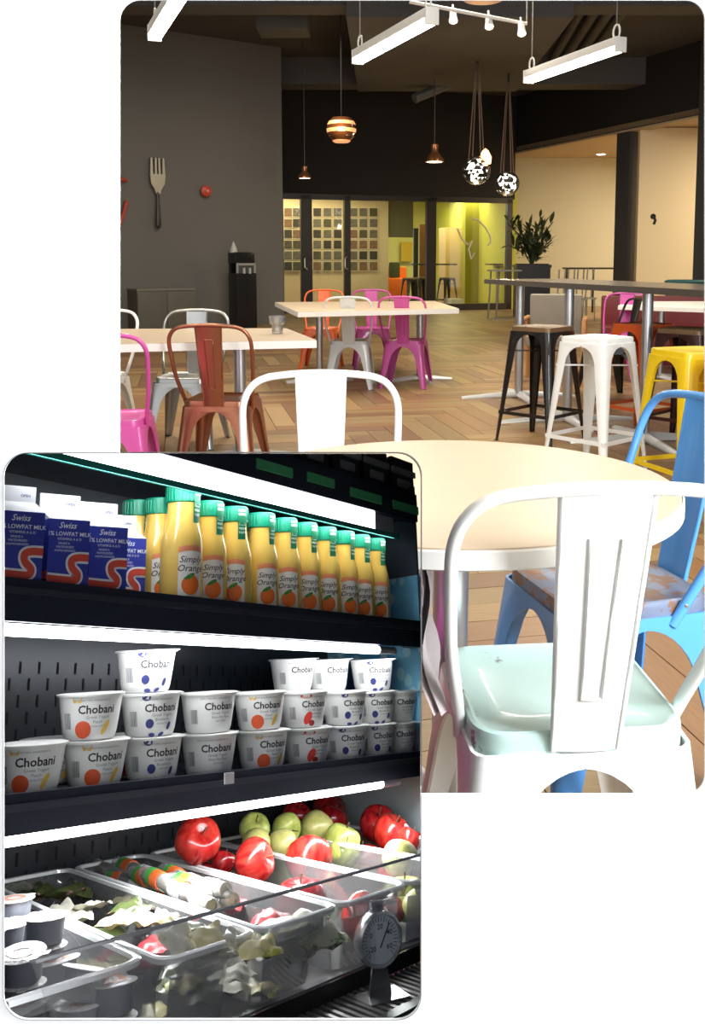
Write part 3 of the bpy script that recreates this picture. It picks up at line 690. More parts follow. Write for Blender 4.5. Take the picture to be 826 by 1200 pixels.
# round table
t = thing('round_table', 'round table with a pale wood top and white rim, behind the near white chair', 'table', TR(.13, 1.775, .013))
link('tabletop', B().lathe([(0, .742), (.40, .742), (.423, .742), (.426, .738), (.426, .734), (0, .734)], 72).mesh('tabletop', M_lam, 30), t)
link('rim', B().lathe([(.4265, .7405), (.430, .738), (.430, .711), (.425, .708), (.40, .708), (.40, .735)], 72, cap=False).mesh('rim', M_edge, 40), t)
link('column', B().lathe([(.035, .03), (.035, .68), (.09, .686), (.09, .69)], 24).mesh('column', M_col), t)
for k in range(4): link('base_arm', B().tube([(0, 0, .05), (.30 * math.cos(.3 + k * PI / 2), .30 * math.sin(.3 + k * PI / 2), .018)], [.036, .02], 8, flat=.5).mesh('base_arm', M_base), t)
def rect_table(label, corners, zt, th, cols, name='cafe_table', top=None, edge=None, arm=.33, a=.3):
    c = sum((Vector(p) for p in corners), Vector()) / 4
    t = thing(name, label, 'table', TR(c.x, c.y, 0)); pl = [(p[0] - c.x, p[1] - c.y) for p in corners]
    ins = [(x * .995, y * .995) for x, y in pl]
    link('tabletop', B().prism(ins, zt - .004, zt).mesh('top', top or M_lam, smooth=False), t)
    link('edge_band', B().prism(pl, zt - th, zt - .004).mesh('edge', edge or M_edge, smooth=False), t)
    for (x, y) in cols: add_column(t, x - c.x, y - c.y, zt - th, arm=arm, a=a)
    return t
def at2(u, v, z): p = atz(u, v, z); return (p.x, p.y, 0)
pc = flo(283, 5.45); pd = flo(60, 5.4)
rect_table('long pale wood table at left behind the copper brown chair', [at2(-60, 407, .75), at2(371, 398, .75), at2(336, 384.5, .75), at2(-30, 386, .75)], .75, .045, [pc[:2], pd[:2]])
pc = flo(375, 9.0); pd = flo(492, 9.1)
rect_table('long pale wood middle table near the glass wall', [at2(349, 365.5, .75), at2(538, 361.5, .75), at2(510, 352.5, .75), at2(322, 354, .75)], .75, .045, [pc[:2], pd[:2]])
A_, B_ = Vector((.86, 8.1, 0)), Vector((2.05, 4.0, 0)); dr = (B_ - A_).normalized(); nr_ = Vector((-dr.y, dr.x, 0)); nr_ = nr_ if nr_.x > 0 else -nr_
M_hight = mat('dark_walnut_top', (.16, .13, .10), .25, var=.15)
c1 = flo(664, 6.75); c2 = flo(754, 6.0)
rect_table('long high table with a dark top on steel columns, stools around it', [A_, B_, B_ + nr_ * .75, A_ + nr_ * .75], 1.02, .04, [(c1.x, c1.y), (c2.x, c2.y), (1.15, 7.95)], 'high_table', M_hight, mat('grey_metal_edge', (.13, .12, .11), .35, .5), arm=.5, a=.15)
rect_table('small white table in the lounge beyond the high table', [at2(724, 358, .74), at2(850, 362, .74), at2(850, 353, .74), at2(735, 353, .74)], .74, .04, [flo(772, 9.2)[:2]], top=M_edge)
# tumbler
q = atz(325, 391, .75)
t = thing('glass_tumbler', 'clear faceted glass tumbler on the left table', 'glass', Matrix.Translation(q))
link('body', B().lathe([(.030, .0), (.033, .02), (.034, .05), (.047, .065), (.05, .105), (.047, .105), (.044, .067), (.031, .05), (.028, .012), (0, .012)], 10).mesh('tumbler', clear('tumbler_glass', (.95, .95, .95), .25, haze=.12), smooth=False), t)

# ------------------------------------------------------------------ LOUNGE FURNITURE
p = flo(648, 9.0)
t = thing('padded_armchair', 'grey padded armchair with orange wood arms behind the black stool', 'armchair', TR(p.x, p.y, 0, math.radians(165)))
M_pad = mat('grey_brown_upholstery', (.27, .24, .20), .85, var=.1, bump=.2); M_ow = mat('orange_wood', (.55, .26, .10), .4)
link('backrest', B().box((0, -.25, .62), (.50, .08, .42), Matrix.Rotation(-.12, 4, 'X'), bev=.03).mesh('backrest', M_pad), t)
link('cushion', B().box((0, 0, .42), (.5, .48, .1), bev=.03).mesh('cushion', M_pad), t)
for sx in (-1, 1):
    link('arm', B().tube([(sx * .28, -.28, .62), (sx * .29, .2, .62), (sx * .29, .26, .3), (sx * .29, .28, 0)], .022, 8).mesh('arm', M_ow), t)
    link('leg', B().tube([(sx * .28, -.20, .62), (sx * .28, -.30, 0)], .02, 8).mesh('leg', M_ow), t)
p = flo(775, 10.6)
t = thing('banquette', 'dark red banquette seat beyond the white lounge table', 'bench', TR(p.x + .55, p.y, 0, math.radians(-8)))
M_mar = mat('dark_red_vinyl', (.16, .018, .018), .4, var=.1)
link('seat', B().box((0, 0, .22), (2.4, .55, .44), bev=.03).mesh('seat', M_mar), t)
link('backrest', B().box((0, .25, .52), (2.4, .14, .5), bev=.03).mesh('backrest', M_mar), t)
# distant high table with stools right under the beige wall
p = flo(694, 21.2)
t = thing('far_high_table', 'thin dark high table against the beige lounge wall', 'table', TR(p.x, p.y, 0))
link('tabletop', B().box((0, 0, 1.0), (1.3, .5, .04)).mesh('top', M_frame), t)
for sx in (-.6, 0, .6): link('leg', B().cyl((sx, 0, 0), (sx, 0, .98), .025, seg=8).mesh('leg', M_frame), t)
def small_chair(u, y, m, label, a, h=.82, group=None, name='stacking_chair'):
    p = flo(u, y); t = thing(name, label, 'chair', TR(p.x, p.y, 0, a), group)
    link('seat', B().box((0, 0, .45), (.4, .4, .03), bev=.01).mesh('seat', m), t)
    link('backrest', B().box((0, -.2, h - .12), (.36, .03, .2), bev=.01).mesh('backrest', m), t)
    for sx in (-1, 1):
        for sy in (-1, 1): link('leg', B().cyl((sx * .18, sy * .18, 0), (sx * .16, sy * .19, h - .05 if sy < 0 else .45), .014, seg=6).mesh('leg', P_steel), t)
M_wr = mat('light_grey_wire', (.42, .42, .38), .4, .4)
for k in range(4):
    p = flo(652 + k * 11, 16.6 + k * .55); t = thing('wire_chair', 'pale wire backed chair before the beige wall, %s from the planter' % ('first', 'second', 'third', 'fourth')[k], 'chair', TR(p.x, p.y, 0, .3), 'row of wire chairs under the beige wall')
    for q in range(2): link('wire_back', B().tube([(-.08 + q * .12, -.15, .45), (-.10 + q * .12, -.25, 1.02)], .014, 6).mesh('wire_back', M_wr), t)
    link('seat', B().box((0, 0, .45), (.3, .36, .03)).mesh('seat', M_wr), t)
    for sx in (-1, 1):
        for sy in (-1, 1): link('leg', B().cyl((sx * .13, sy * .15, 0), (sx * .12, sy * .15, .45), .012, seg=6).mesh('leg', M_wr), t)
p = flo(803, 15.0)
t = thing('teal_chair', 'low teal rounded chair at far right before the peach wall', 'chair', TR(p.x, p.y, 0))
M_teal = mat('teal_fabric', (.04, .16, .17), .7)
link('shell', B().lathe([(.0, .42), (.26, .44), (.33, .62), (.35, .85), (.31, .87), (.26, .60)], 18).mesh('shell', M_teal), t)
link('base', B().lathe([(.22, 0), (.22, .03), (.03, .05), (.03, .42)], 14).mesh('base', P_steel), t)
q = aty(765, 257, 16.8)
t = thing('wall_hook', 'small dark hook on the peach wall', 'hook', Matrix.Translation(q))
link('plate', B().lathe([(.05, 0), (.045, .03), (0, .035)], 12, RX(PI / 2)).mesh('plate', M_black), t, Matrix.Translation((0, 0, .05)))
link('hook', B().tube([(0, -.03, .05), (.02, -.08, -.02), (.0, -.06, -.09)], .025, 8).mesh('hook', M_black), t)
# planter with leafy plant
p = flo(622, 19.5)
t = thing('potted_plant', 'leafy potted plant in a tall black planter by the glass wall end', 'plant', TR(p.x, p.y, 0))
link('planter', B().prism([(-.33, -.33), (.33, -.33), (.33, .33), (-.33, .33)], 0, 1.05).box((0, 0, 1.06), (.7, .7, .06)).mesh('planter', mat('black_planter', (.012, .012, .013), .4), smooth=False), t)
link('soil', B().box((0, 0, 1.10), (.6, .6, .02)).mesh('soil', mat('soil', (.03, .02, .015), .9)), t)
M_leaf = [mat('leaf_dark', (.035, .055, .02), .5, var=.3), mat('leaf_mid', (.06, .085, .035), .5, var=.3)]
rl = random.Random(11); lb = B()
lp = [(0, 0), (.05, .10), (.055, .2), (.03, .34), (0, .42)]
lv = [(-x, y, .03 * math.sin(y * 6)) for x, y in lp[1:4]] ; 
def leafv(): return [(0, 0, 0), (.045, .12, .02), (.045, .24, .03), (0, .40, .0), (-.045, .24, .03), (-.045, .12, .02)], [(0, 1, 5), (1, 2, 4, 5), (2, 3, 4)]
lme = []
for k in range(2):
    v, f = leafv(); lme.append(B().add(v, f).mesh('leaf', M_leaf[k]))
for k in range(15):
    a = k * .7; h = 1.25 + rl.random() * .75; tip = (.45 * math.cos(a) * rl.uniform(.5, 1.2), .4 * math.sin(a), h)
    st = link('stem', B().tube([(0, 0, 1.05), (tip[0] * .3, tip[1] * .3, 1.05 + (h - 1.05) * .6), tip], .012, 5).mesh('stem', M_leaf[0]), t)
    for q in range(20):
        f_ = rl.uniform(.3, 1.05); pos = Vector((tip[0] * f_ * .9, tip[1] * f_, 1.05 + (h - 1.05) * f_))
        link('leaf', lme[q % 2], st, Matrix.Translation(pos) @ RZ(rl.uniform(0, 6.28)) @ RX(rl.uniform(-.3, 1.3)) @ Matrix.Scale(rl.uniform(.5, .95), 4))
# metal rack table near planter
p = flo(590, 18.6)
t = thing('steel_side_table', 'thin grey metal table frame left of the planter', 'table', TR(p.x, p.y, 0))
M_thin = mat('thin_grey_metal', (.22, .21, .18), .4, .5)
link('tabletop', B().box((0, 0, .98), (.62, .5, .03)).mesh('top', M_thin), t)
for sx in (-.26, -.1): link('leg', B().cyl((sx, 0, .98), (sx - .05, 0, .02), .018, seg=6).mesh('leg', M_thin), t)
link('foot', B().box((0, 0, .015), (.6, .06, .03)).mesh('foot', M_thin), t)
# things behind the glass
p = backpt(463, None, 3.6)
t = thing('orange_armchair', 'orange armchair with a dark green cushion behind the glass wall', 'armchair', TR(p.x, p.y, 0))
link('seat', B().box((0, 0, .45), (.62, .6, .5), bev=.06).mesh('seat', mat('orange_fabric', (.85, .18, .01), .6)), t)
link('back', B().box((0, .25, .75), (.62, .15, .5), bev=.05).mesh('back', mat('orange_fabric', (.85, .18, .01), .6)), t)
link('cushion', B().box((-.02, -.05, .92), (.3, .2, .42), bev=.06).mesh('cushion', mat('dark_green_fabric', (.05, .07, .02), .7)), t)
for sx in (-1, 1): link('castor', B().cyl((sx * .25, 0, .03), (sx * .25, 0, .2), .03, seg=8).mesh('leg', M_black), t)
def bench_table(u, off, label, wd=1.1):
    p = backpt(u, None, off); t = thing('bar_table', label, 'table', TR(p.x, p.y, 0, .1))
    link('tabletop', B().box((0, 0, 1.08), (wd, .6, .035)).mesh('top', M_black), t)
    link('column', B().cyl((0, 0, 0), (0, 0, 1.07), .04, seg=10).mesh('column', M_wr), t)
    link('foot', B().box((0, 0, .02), (.6, .5, .03)).mesh('foot', M_wr), t)
bench_table(507, .9, 'small black topped bar table behind the middle pane')
bench_table(583, 1.0, 'small black topped bar table behind the right pane', .5)
for u, off, la in ((524, 1.3, 'dark bar stool behind the right pane, nearest the tan cabinet'), (481, 1.1, 'dark bar stool behind the middle pane, left of the small bar table'), (494, 1.6, 'dark bar stool behind the middle pane, close to the post')):
    p = backpt(u, None, off); stool(la, 'black', P_blk, TR(p.x, p.y, 0, .5))
tag(link('pale_platform', bslab(B(), 530, 544, 0, .25, .5, .5).mesh('plat', mat('cream_platform', (.75, .72, .6), .7), smooth=False)), 'low cream platform behind the right pane', 'platform')

# ------------------------------------------------------------------ THE OPEN COOLER
XE = fr(492, 740, Y=0).x; YB = .196
Z1, Z2 = 0.0, -.146          # shelf tops
ZD = -.285                   # deck
ZR = -.228                   # tray rims
M_navy = mat('dark_navy_metal', (.022, .027, .046), .38, .3, var=.2)
M_ins = mat('black_cooler_liner', (.022, .025, .031), .3, .4, var=.3, vscale=20)
M_tube = mat('cooler_tube_light', (1, 1, 1), .4, emit=9, ecol=(.96, .98, 1))
def FB(b, x0, x1, y0, y1, z0, z1):   # slab in cooler axes
    return b.hexa([FP(x, y, z) for z in (z0, z1) for x, y in ((x0, y0), (x1, y0), (x1, y1), (x0, y1))])
cool = thing('open_cooler', 'dark open front cooler with lit shelves of milk, juice, yogurt and fruit', 'refrigerator', Matrix.Translation(FP(.25, 0, ZD)))
CI = Matrix.Translation(-FP(.25, 0, ZD))
def cp(name, b, m, smooth=False, label=None, parent=None, ang=35):
    o = link(name, b.mesh(name, m, ang, smooth), parent or cool, None if parent else CI)
    if label: o['label'] = label
    return o
XL = -.16
# housing: tapered shell, front rim set in the wall opening
rim_px = arc(465, 1167, 28, 0, -90) + arc(33, 1166, 29, -90, -180) + arc(33, 560, 29, 180, 90) + arc(465, 559, 28, 90, 0)
bh = B(); n = len(rim_px)
ctr = (248, 865)
def shell(y, k, px=0):
    return [aty(u + (px if u > 248 else -px), v + (px if v > 865 else -px), y) for u, v in rim_px]
front_i = shell(W0 - .001, 0); mid_i = shell(1.32, 0, -.3)
front_o = shell(W0 - .001, 0, .5); mid_o = shell(1.33, 0, 1.5)
vs = front_o + front_i + mid_i + mid_o
fs = [(i, (i + 1) % n, n + (i + 1) % n, n + i) for i in range(n)] + [(n + i, n + (i + 1) % n, 2 * n + (i + 1) % n, 2 * n + i) for i in range(n)] + [(2 * n + i, 2 * n + (i + 1) % n, 3 * n + (i + 1) % n, 3 * n + i) for i in range(n)] + [(3 * n + i, 3 * n + (i + 1) % n, (i + 1) % n, i) for i in range(n)]
bh.add(vs, fs)
cp('housing', bh, mat('charcoal_housing', (.03, .032, .04), .5))
# back liner with slots
cp('back_panel', FB(B(), XL, XE, YB, YB + .006, ZD - .02, .22), M_ins)
bsl = B(); slot_m = mat('slot_black', (.001, .001, .002), .9)
for zone, (za, zb) in enumerate(((-.115, -.045), (-.245, -.195))):
    nr = 5 if zone == 0 else 3
    for r in range(nr):
        for c in range(34):
            x = XL + .06 + c * .0215 + (r % 2) * .0107; z = zb - r * .015
            FB(bsl, x, x + .0022, YB - .0006, YB + .001, z - .011, z)
o = cp('vent_slots', bsl, slot_m); o['kind'] = 'stuff'
# side panel on the right: blurred blue reflections painted into the glass colour
def reflection_glass():
    m = bpy.data.materials.new('painted_reflection_glass'); m.use_nodes = True; N = m.node_tree.nodes; L = m.node_tree.links; b = N['Principled BSDF']
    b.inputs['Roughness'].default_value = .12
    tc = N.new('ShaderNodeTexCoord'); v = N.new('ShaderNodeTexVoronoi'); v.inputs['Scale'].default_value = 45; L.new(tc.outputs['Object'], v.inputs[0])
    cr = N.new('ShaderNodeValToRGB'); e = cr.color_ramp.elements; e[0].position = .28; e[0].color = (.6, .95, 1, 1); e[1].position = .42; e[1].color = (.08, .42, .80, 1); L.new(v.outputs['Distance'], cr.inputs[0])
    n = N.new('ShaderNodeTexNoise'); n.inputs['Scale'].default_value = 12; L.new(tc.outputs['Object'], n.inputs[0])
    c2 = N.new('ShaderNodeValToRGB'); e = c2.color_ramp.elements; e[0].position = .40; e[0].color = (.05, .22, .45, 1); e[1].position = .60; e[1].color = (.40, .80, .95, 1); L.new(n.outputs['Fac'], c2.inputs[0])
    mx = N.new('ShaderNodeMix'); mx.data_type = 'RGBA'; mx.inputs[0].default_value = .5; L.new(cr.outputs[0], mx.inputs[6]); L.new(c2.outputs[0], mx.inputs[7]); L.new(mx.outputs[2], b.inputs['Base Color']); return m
M_bg = reflection_glass()
cp('side_panel', FB(B(), XE, XE + .004, 0.0, YB + .004, -.118, .06), M_bg, label='side glass with painted blurred blue reflections')
cp('side_panel', FB(B(), XE, XE + .004, -.0, YB + .004, .06, .17), mat('smoky_side_glass', (.05, .07, .09), .15), label='smoky upper side panel')
cp('side_panel', FB(B(), XE, XE + .004, -.26, YB + .004, ZD - .06, -.118), mat('frosted_side_glass', (.33, .38, .39), .3, var=.2, vscale=12), label='frosted grey lower side panel')
# shelves: panel, front lip, tube light, end bracket
def shelf(z, lipz, lz, lx0, lx1, lr, xr):
    cp('shelf_panel', FB(B(), XL, xr, 0.004, YB, z - .006, z), M_navy)
    cp('shelf_lip', FB(B(), XL, xr, -.004, .004, z - lipz, z + .0045), M_navy)
    cp('shelf_rail', FB(B(), XL, xr, -.0075, -.004, z - .007, z - .002), mat('rail_grey', (.05, .055, .075), .35, .4))
    b = B(); b.tube([FP(lx0, .004, lz), FP(lx1, .004, lz)], lr, 12); o = cp('tube_light', b, M_tube, True)
    b = B(); b.tube([FP(lx1, .004, lz), FP(lx1 + .035, .004, lz)], lr * .95, 10); cp('lamp_holder', b, mat('lamp_holder_grey', (.35, .36, .38), .4), True)
    b = B(); b.hexa([FP(x, y, zz) for zz, x in ((z - lipz, xr - .004),) for x, y in ((xr - .016, .004), (xr, .004), (xr, .02), (xr - .016, .02))] + [FP(x, y, z) for x, y in ((xr - .02, .004), (xr, .004), (xr, .09), (xr - .02, .09))]); cp('bracket', b, M_black)
shelf(Z1, .026, -.0315, XL, .492, .0046, XE + .0)
shelf(Z2, .022, -.1715, XL, .49, .0044, XE + .0)
# top shelf with wide light
cp('shelf_panel', FB(B(), XL, XE, .004, YB, .130, .136), M_navy)
cp('reflection_strip', FB(B(), XL, .545, -.002, .002, .098, .104), mat('teal_painted_reflection', (.02, .22, .18), .4))  # teal strip painted for the reflection beneath the tube
cp('tube_light', FB(B(), XL, .49, -.002, .012, .104, .124), M_tube)
cp('lamp_holder', FB(B(), .49, .53, -.002, .012, .104, .122), mat('lamp_holder_grey', (.35, .36, .38), .4))
cp('shelf_lip', FB(B(), XL, XE, -.006, .004, .124, .158), M_navy)
M_tagg = mat('green_price_strip', (.10, .50, .20), .5)
for u0, v0, u1 in ((300, 537, 342), (360, 553, 391), (410, 571, 446), (460, 586, 489)):
    a = fr(u0, v0, Y=-.0065); b_ = fr(u1, v0 + (u1 - u0) * .29, Y=-.0065)
    cp('price_strip', FB(B(), a.x, b_.x, -.0085, -.006, a.z - .010, a.z), M_tagg)
for k in range(5):
    x = .30 + k * .062
    t = thing('black_crate', ('leftmost', 'second', 'third', 'fourth', 'rightmost')[k] + ' black crate on the very top shelf above the green strips', 'crate', Matrix.Translation(FP(x + .025, .05, .159)), 'black crates on the top shelf')
    MM = Matrix.Translation(-FP(x + .025, .05, .159))
    link('body', FB(B(), x, x + .052, .012, .09, .159, .205).mesh('crate', mat('black_crate_plastic', (.05, .053, .06), .35), smooth=False), t, MM)
    link('rim', FB(FB(B(), x - .001, x + .053, .008, .012, .185, .192), x + .012, x + .04, .009, .012, .168, .178).mesh('crate_rim', mat('grey_crate_rim', (.4, .4, .41), .35), smooth=False), t, MM)
# deck, front lip, grille, lower kick panel
cp('deck', FB(B(), XL, XE, -.125, YB, ZD - .006, ZD), mat('black_deck', (.02, .02, .022), .3, .2))
cp('deck_lip', FB(B(), XL, XE, -.130, -.124, ZD - .013, ZD + .002), M_black)
for k in range(62):
    x = .06 + k * .0085
    cp('grille_slat', FB(B(), x, x + .0042, -.185, -.131, ZD - .017, ZD - .012), mat('grille_grey', (.22, .22, .215), .35, .4))
cp('grille_front_bar', FB(B(), XL, XE, -.196, -.184, ZD - .026, ZD - .012), mat('speckled_black_bar', (.08, .08, .082), .3, .2, wear=(.3, .3, .3), wscale=200, wcut=.66))
cp('grille_tray', FB(B(), XL, XE, -.19, -.13, ZD - .04, ZD - .034), M_black)
cp('kick_panel', FB(B(), XL, XE, -.30, -.196, ZD - .034, ZD - .027), mat('glossy_dark_panel', (.16, .17, .18), .12, .6))
M_cl = clear('clear_plastic', (.98, .99, .99), .16, haze=.07)
M_clr = clear('clear_plastic_rim', (.95, .96, .97), .35, haze=.6, hazecol=(.92, .94, .95))
# clear guard along the front
a = fr(240, 1071, Y=-.16); b_ = fr(491, 994, Y=-.16)
t = thing('clear_guard', 'clear acrylic guard strip standing along the front of the trays', 'guard', Matrix.Translation(FP(.2, -.16, ZR)))
MM = Matrix.Translation(-FP(.2, -.16, ZR))
link('sheet', FB(B(), XL + .05, XE, -.161, -.159, ZD + .012, a.z).mesh('guard', clear('guard_plastic', (.99, .99, .99), .05, haze=.02), smooth=False), t, MM)
link('top_edge', FB(B(), XL + .05, XE, -.1615, -.1585, a.z - .001, a.z + .0006).mesh('guard_edge', clear('guard_edge', (.55, .57, .6), .3, haze=.3, hazecol=(.5, .5, .52)), smooth=False), t, MM)

# trays
def tray(x0, x1, y0, y1, label):
    t = thing('clear_tray', label, 'tray', Matrix.Translation(FP((x0 + x1) / 2, (y0 + y1) / 2, ZD + .001)), 'clear food trays on the cooler deck')
    MM = Matrix.Translation(-FP((x0 + x1) / 2, (y0 + y1) / 2, ZD + .001))
    o = rrect(x0, y0, x1, y1, .014, 5); cx, cy = (x0 + x1) / 2, (y0 + y1) / 2; n = len(o)
    def ring(k, z): 
        return [FP(cx + (x - cx) * (1 - k / (x1 - x0) * 2), cy + (y - cy) * (1 - k * (2.3 if y < cy and k > .004 else 1) / (y1 - y0) * 2), z) for x, y in o]
    b = B(); rs = [ring(.001, ZR), ring(.003, ZR - .002), ring(.004, ZR - .012), ring(.008, ZR - .015), ring(.011, ZD + .006), ring(.016, ZD + .002)]
    vs = [p for r in rs for p in r]; fs = [(i * n + k, i * n + (k + 1) % n, (i + 1) * n + (k + 1) % n, (i + 1) * n + k) for i in range(len(rs) - 1) for k in range(n)]
    fs.append(tuple(range((len(rs) - 1) * n, len(rs) * n))); b.add(vs, fs)
    link('body', b.mesh('tray', M_cl, 50), t, MM)
    b = B(); rs = [ring(-.0015, ZR - .003), ring(-.002, ZR), ring(.0, ZR + .001), ring(.0025, ZR + .0005), ring(.003, ZR - .002)]
    vs = [p for r in rs for p in r]; b.add(vs, [(i * n + k, i * n + (k + 1) % n, (i + 1) * n + (k + 1) % n, (i + 1) * n + k) for i in range(len(rs) - 1) for k in range(n)])
    link('rim', b.mesh('tray_rim', M_clr, 50), t, MM)
TX = [(-.085, .066), (.072, .157), (.163, .250), (.257, .348), (.354, .445), (.451, .545)]
TL = ['clear tray of grey dip cups at the front left corner', 'clear tray of olive pouches and white packets', 'clear tray of cheese sticks at the back and snack packs in front', 'clear tray with red apples at its back and front', 'clear tray with green apples and pears', 'clear tray at the right end holding red apples and a pear']
for (x0, x1), l in zip(TX, TL): tray(x0, x1, -.155 if x0 > .06 else -.14, YB - .012 if x0 > 0 else .04, l)

def tube_or_fill_glow(lz, lx0, lx1, energy, ky, wd=.012):
    a = FP(lx0, .0, lz); b_ = FP(lx1, .0, lz); c = (a + b_) / 2; L_ = (b_ - a).length
    l = bpy.data.lights.new('tube_or_fill_glow', 'AREA'); l.shape = 'RECTANGLE'; l.size = L_; l.size_y = wd; l.energy = energy; l.color = (.95, .98, 1)
    o = bpy.data.objects.new('tube_or_fill_glow', l); COL.objects.link(o)
    xd = (b_ - a).normalized(); zd = (UP - EY * ky); zd = (zd - xd * zd.dot(xd)).normalized(); yd = zd.cross(xd)
    o.matrix_world = Matrix.Translation(c) @ Matrix((xd, yd, zd)).transposed().to_4x4()
tube_or_fill_glow(.100, XL, .53, .6, 1.0)
tube_or_fill_glow(-.040, XL, .53, .5, 1.0)
tube_or_fill_glow(-.180, XL, .53, .75, .2)
tube_or_fill_glow(-.181, XL, .53, 2.4, -.9)  # extra light added without a tube, angled forward to brighten the front trays
def clip_planes():
    P = []
    def pl(p, q, inside):   # plane through the eye and two picture points, keeping the side of a third
        n = ray(*p).cross(ray(*q)).normalized()
        if n.dot(ray(*inside)) < 0: n = -n
        P.append((C0 + n * .0, n))
    c = (248, 865)
    pl((0, 531.6), (500, 531.6), c); pl((492.4, 500), (492.4, 1200), c); pl((4, 500), (4, 1200), c); pl((0, 1195), (500, 1195), c)
    for a in (15, 30, 45, 60, 75):
        a = math.radians(a); x = 465 + 27.5 * math.cos(a); y = 559 - 27.5 * math.sin(a); pl((x, y), (x - math.sin(a) * 50, y - math.cos(a) * 50), c)
    P.append((Vector((0, W0 + .006, 0)), Vector((0, 1, 0))))
    return P
PLN = clip_planes()
def trim_to_housing(o):
    if o.type == 'MESH' and o.name.split('.')[0] != 'housing':
        bpy.context.view_layer.update(); Mw = o.matrix_world; Mi = Mw.inverted(); cs = [Mw @ v.co for v in o.data.vertices]
        bad = [pn for pn in PLN if any((c - pn[0]).dot(pn[1]) < -1e-5 for c in cs)]
        if bad:
            if all((c - bad[0][0]).dot(bad[0][1]) < 0 for c in cs): bpy.data.objects.remove(o); return
            bm = bmesh.new(); bm.from_mesh(o.data)
            for co, no in bad:
                n2 = (Mi.to_3x3() @ no).normalized()
                r = bmesh.ops.bisect_plane(bm, geom=bm.verts[:] + bm.edges[:] + bm.faces[:], plane_co=Mi @ co, plane_no=-n2, clear_outer=True)
                ed = [e for e in r['geom_cut'] if isinstance(e, bmesh.types.BMEdge)]
                try: bmesh.ops.holes_fill(bm, edges=ed, sides=12)
                except Exception: pass
            if len(bm.faces) == 0: bm.free(); bpy.data.objects.remove(o); return
            me = o.data.copy(); bm.to_mesh(me); bm.free(); o.data = me
for r_ in [o for o in list(COL.objects) if o.parent is None and o.name.split('.')[0] in ('open_cooler', 'black_crate', 'clear_tray', 'clear_guard')]:
    for ch in list(r_.children):
        for g in list(ch.children): trim_to_housing(g)
        trim_to_housing(ch)
    if r_.name.startswith('black_crate') and not r_.children: bpy.data.objects.remove(r_)

# ---------------- milk cartons
M_blue = mat('carton_blue', (.035, .05, .36), .45); M_cw = mat('carton_white', (.80, .80, .84), .5); M_cr = mat('carton_red', (.70, .08, .05), .5)
M_pw = mat('print_white', (.82, .84, .92), .6)
CW, CHh = .0315, .047
def carton_parts():
    d = {}; w_ = CW / 2
    d['body'] = B().box((0, 0, CHh / 2), (CW, CW, CHh)).mesh('carton_body', M_blue, smooth=False)
    b = B(); zt = CHh + .010
    b.add([(-w_, -w_, CHh), (w_, -w_, CHh), (w_, w_, CHh), (-w_, w_, CHh), (-w_, 0.003, zt), (w_, 0.003, zt)], [(0, 1, 5, 4), (2, 3, 4, 5), (0, 4, 3), (1, 2, 5)])
    d['roof'] = b.mesh('carton_roof', M_cw, smooth=False)
    d['fin'] = B().box((0, .003, zt + .005), (CW * 1.02, .0022, .012), bev=.001).mesh('carton_fin', M_cw)
    b = B(); fn = lambda x, y: (x, -w_ - .00025, y)
    put_text(b, 'Swiss', .0062, fn, .01, .35, (-.002, .0405)); put_text(b, '1% LOWFAT MILK', .0042, fn, .016, 0, (0, .0350))
    put_text(b, 'VITAMINS A & D', .0026, fn, .0, 0, (0, .0318)); put_text(b, 'GRADE A', .0022, fn, 0, 0, (-.004, .0288)); put_text(b, 'PASTEURIZED', .0022, fn, 0, 0, (-.003, .0262)); put_text(b, 'HOMOGENIZED', .0022, fn, 0, 0, (-.003, .0236))
    d['lettering'] = b.mesh('carton_text', M_pw, smooth=False)
    path = [(-w_ + .0001, .0045), (-.002, .0035), (.006, .0035), (.0075, .0075), (.003, .0125), (.0025, .0175), (.007, .0195), (w_ - .0001, .0195)]
    pp = [p.xy for p in cyc([(x, y, 0) for x, y in path], 5)]
    def band(hw, off, y):
        b = B(); L_, R_ = [], []
        for i, p in enumerate(pp):
            a = pp[max(0, i - 1)]; c = pp[min(len(pp) - 1, i + 1)]; t_ = (c - a).normalized(); nn = Vector((-t_.y, t_.x)); q = p + nn * off
            for lst, s_ in ((L_, 1), (R_, -1)):
                e = q + nn * hw * s_; lst.append((max(-w_, min(w_, e.x)), y, max(.0005, e.y)))
        vs = L_ + R_; k = len(pp); b.add(vs, [(i, i + 1, k + i + 1, k + i) for i in range(k - 1)]); return b
    d['white_swoosh'] = band(.0042, 0, -w_ - .0003).mesh('sw_w', M_cw, smooth=False)
    d['red_swoosh'] = band(.0026, 0, -w_ - .0006).mesh('sw_r', M_cr, smooth=False)
    b = B(); f2 = lambda x, y: (x, .0015, y + zt + .0015); put_text(b, 'OPEN', .0028, lambda x, y: (x + .008, .0018, y + zt + .003), .02)
    d['fin_print'] = b.mesh('fin_t', mat('print_navy', (.05, .06, .2), .6), smooth=False)
    b = B().box((-w_ - .0002, 0, .007), (.0004, CW, .006)).box((-w_ - .0002, .006, .016), (.0004, .012, .006)); d['side_stripe'] = b.mesh('side_stripe', M_cr, smooth=False)
    return d
cd_ = carton_parts()
CARL = ['blue and white milk carton at far left, cut by the edge', 'second blue and white milk carton from the left', 'third blue and white milk carton, nearest the juice bottles', 'blue milk carton mostly hidden behind the third one beside the juice']
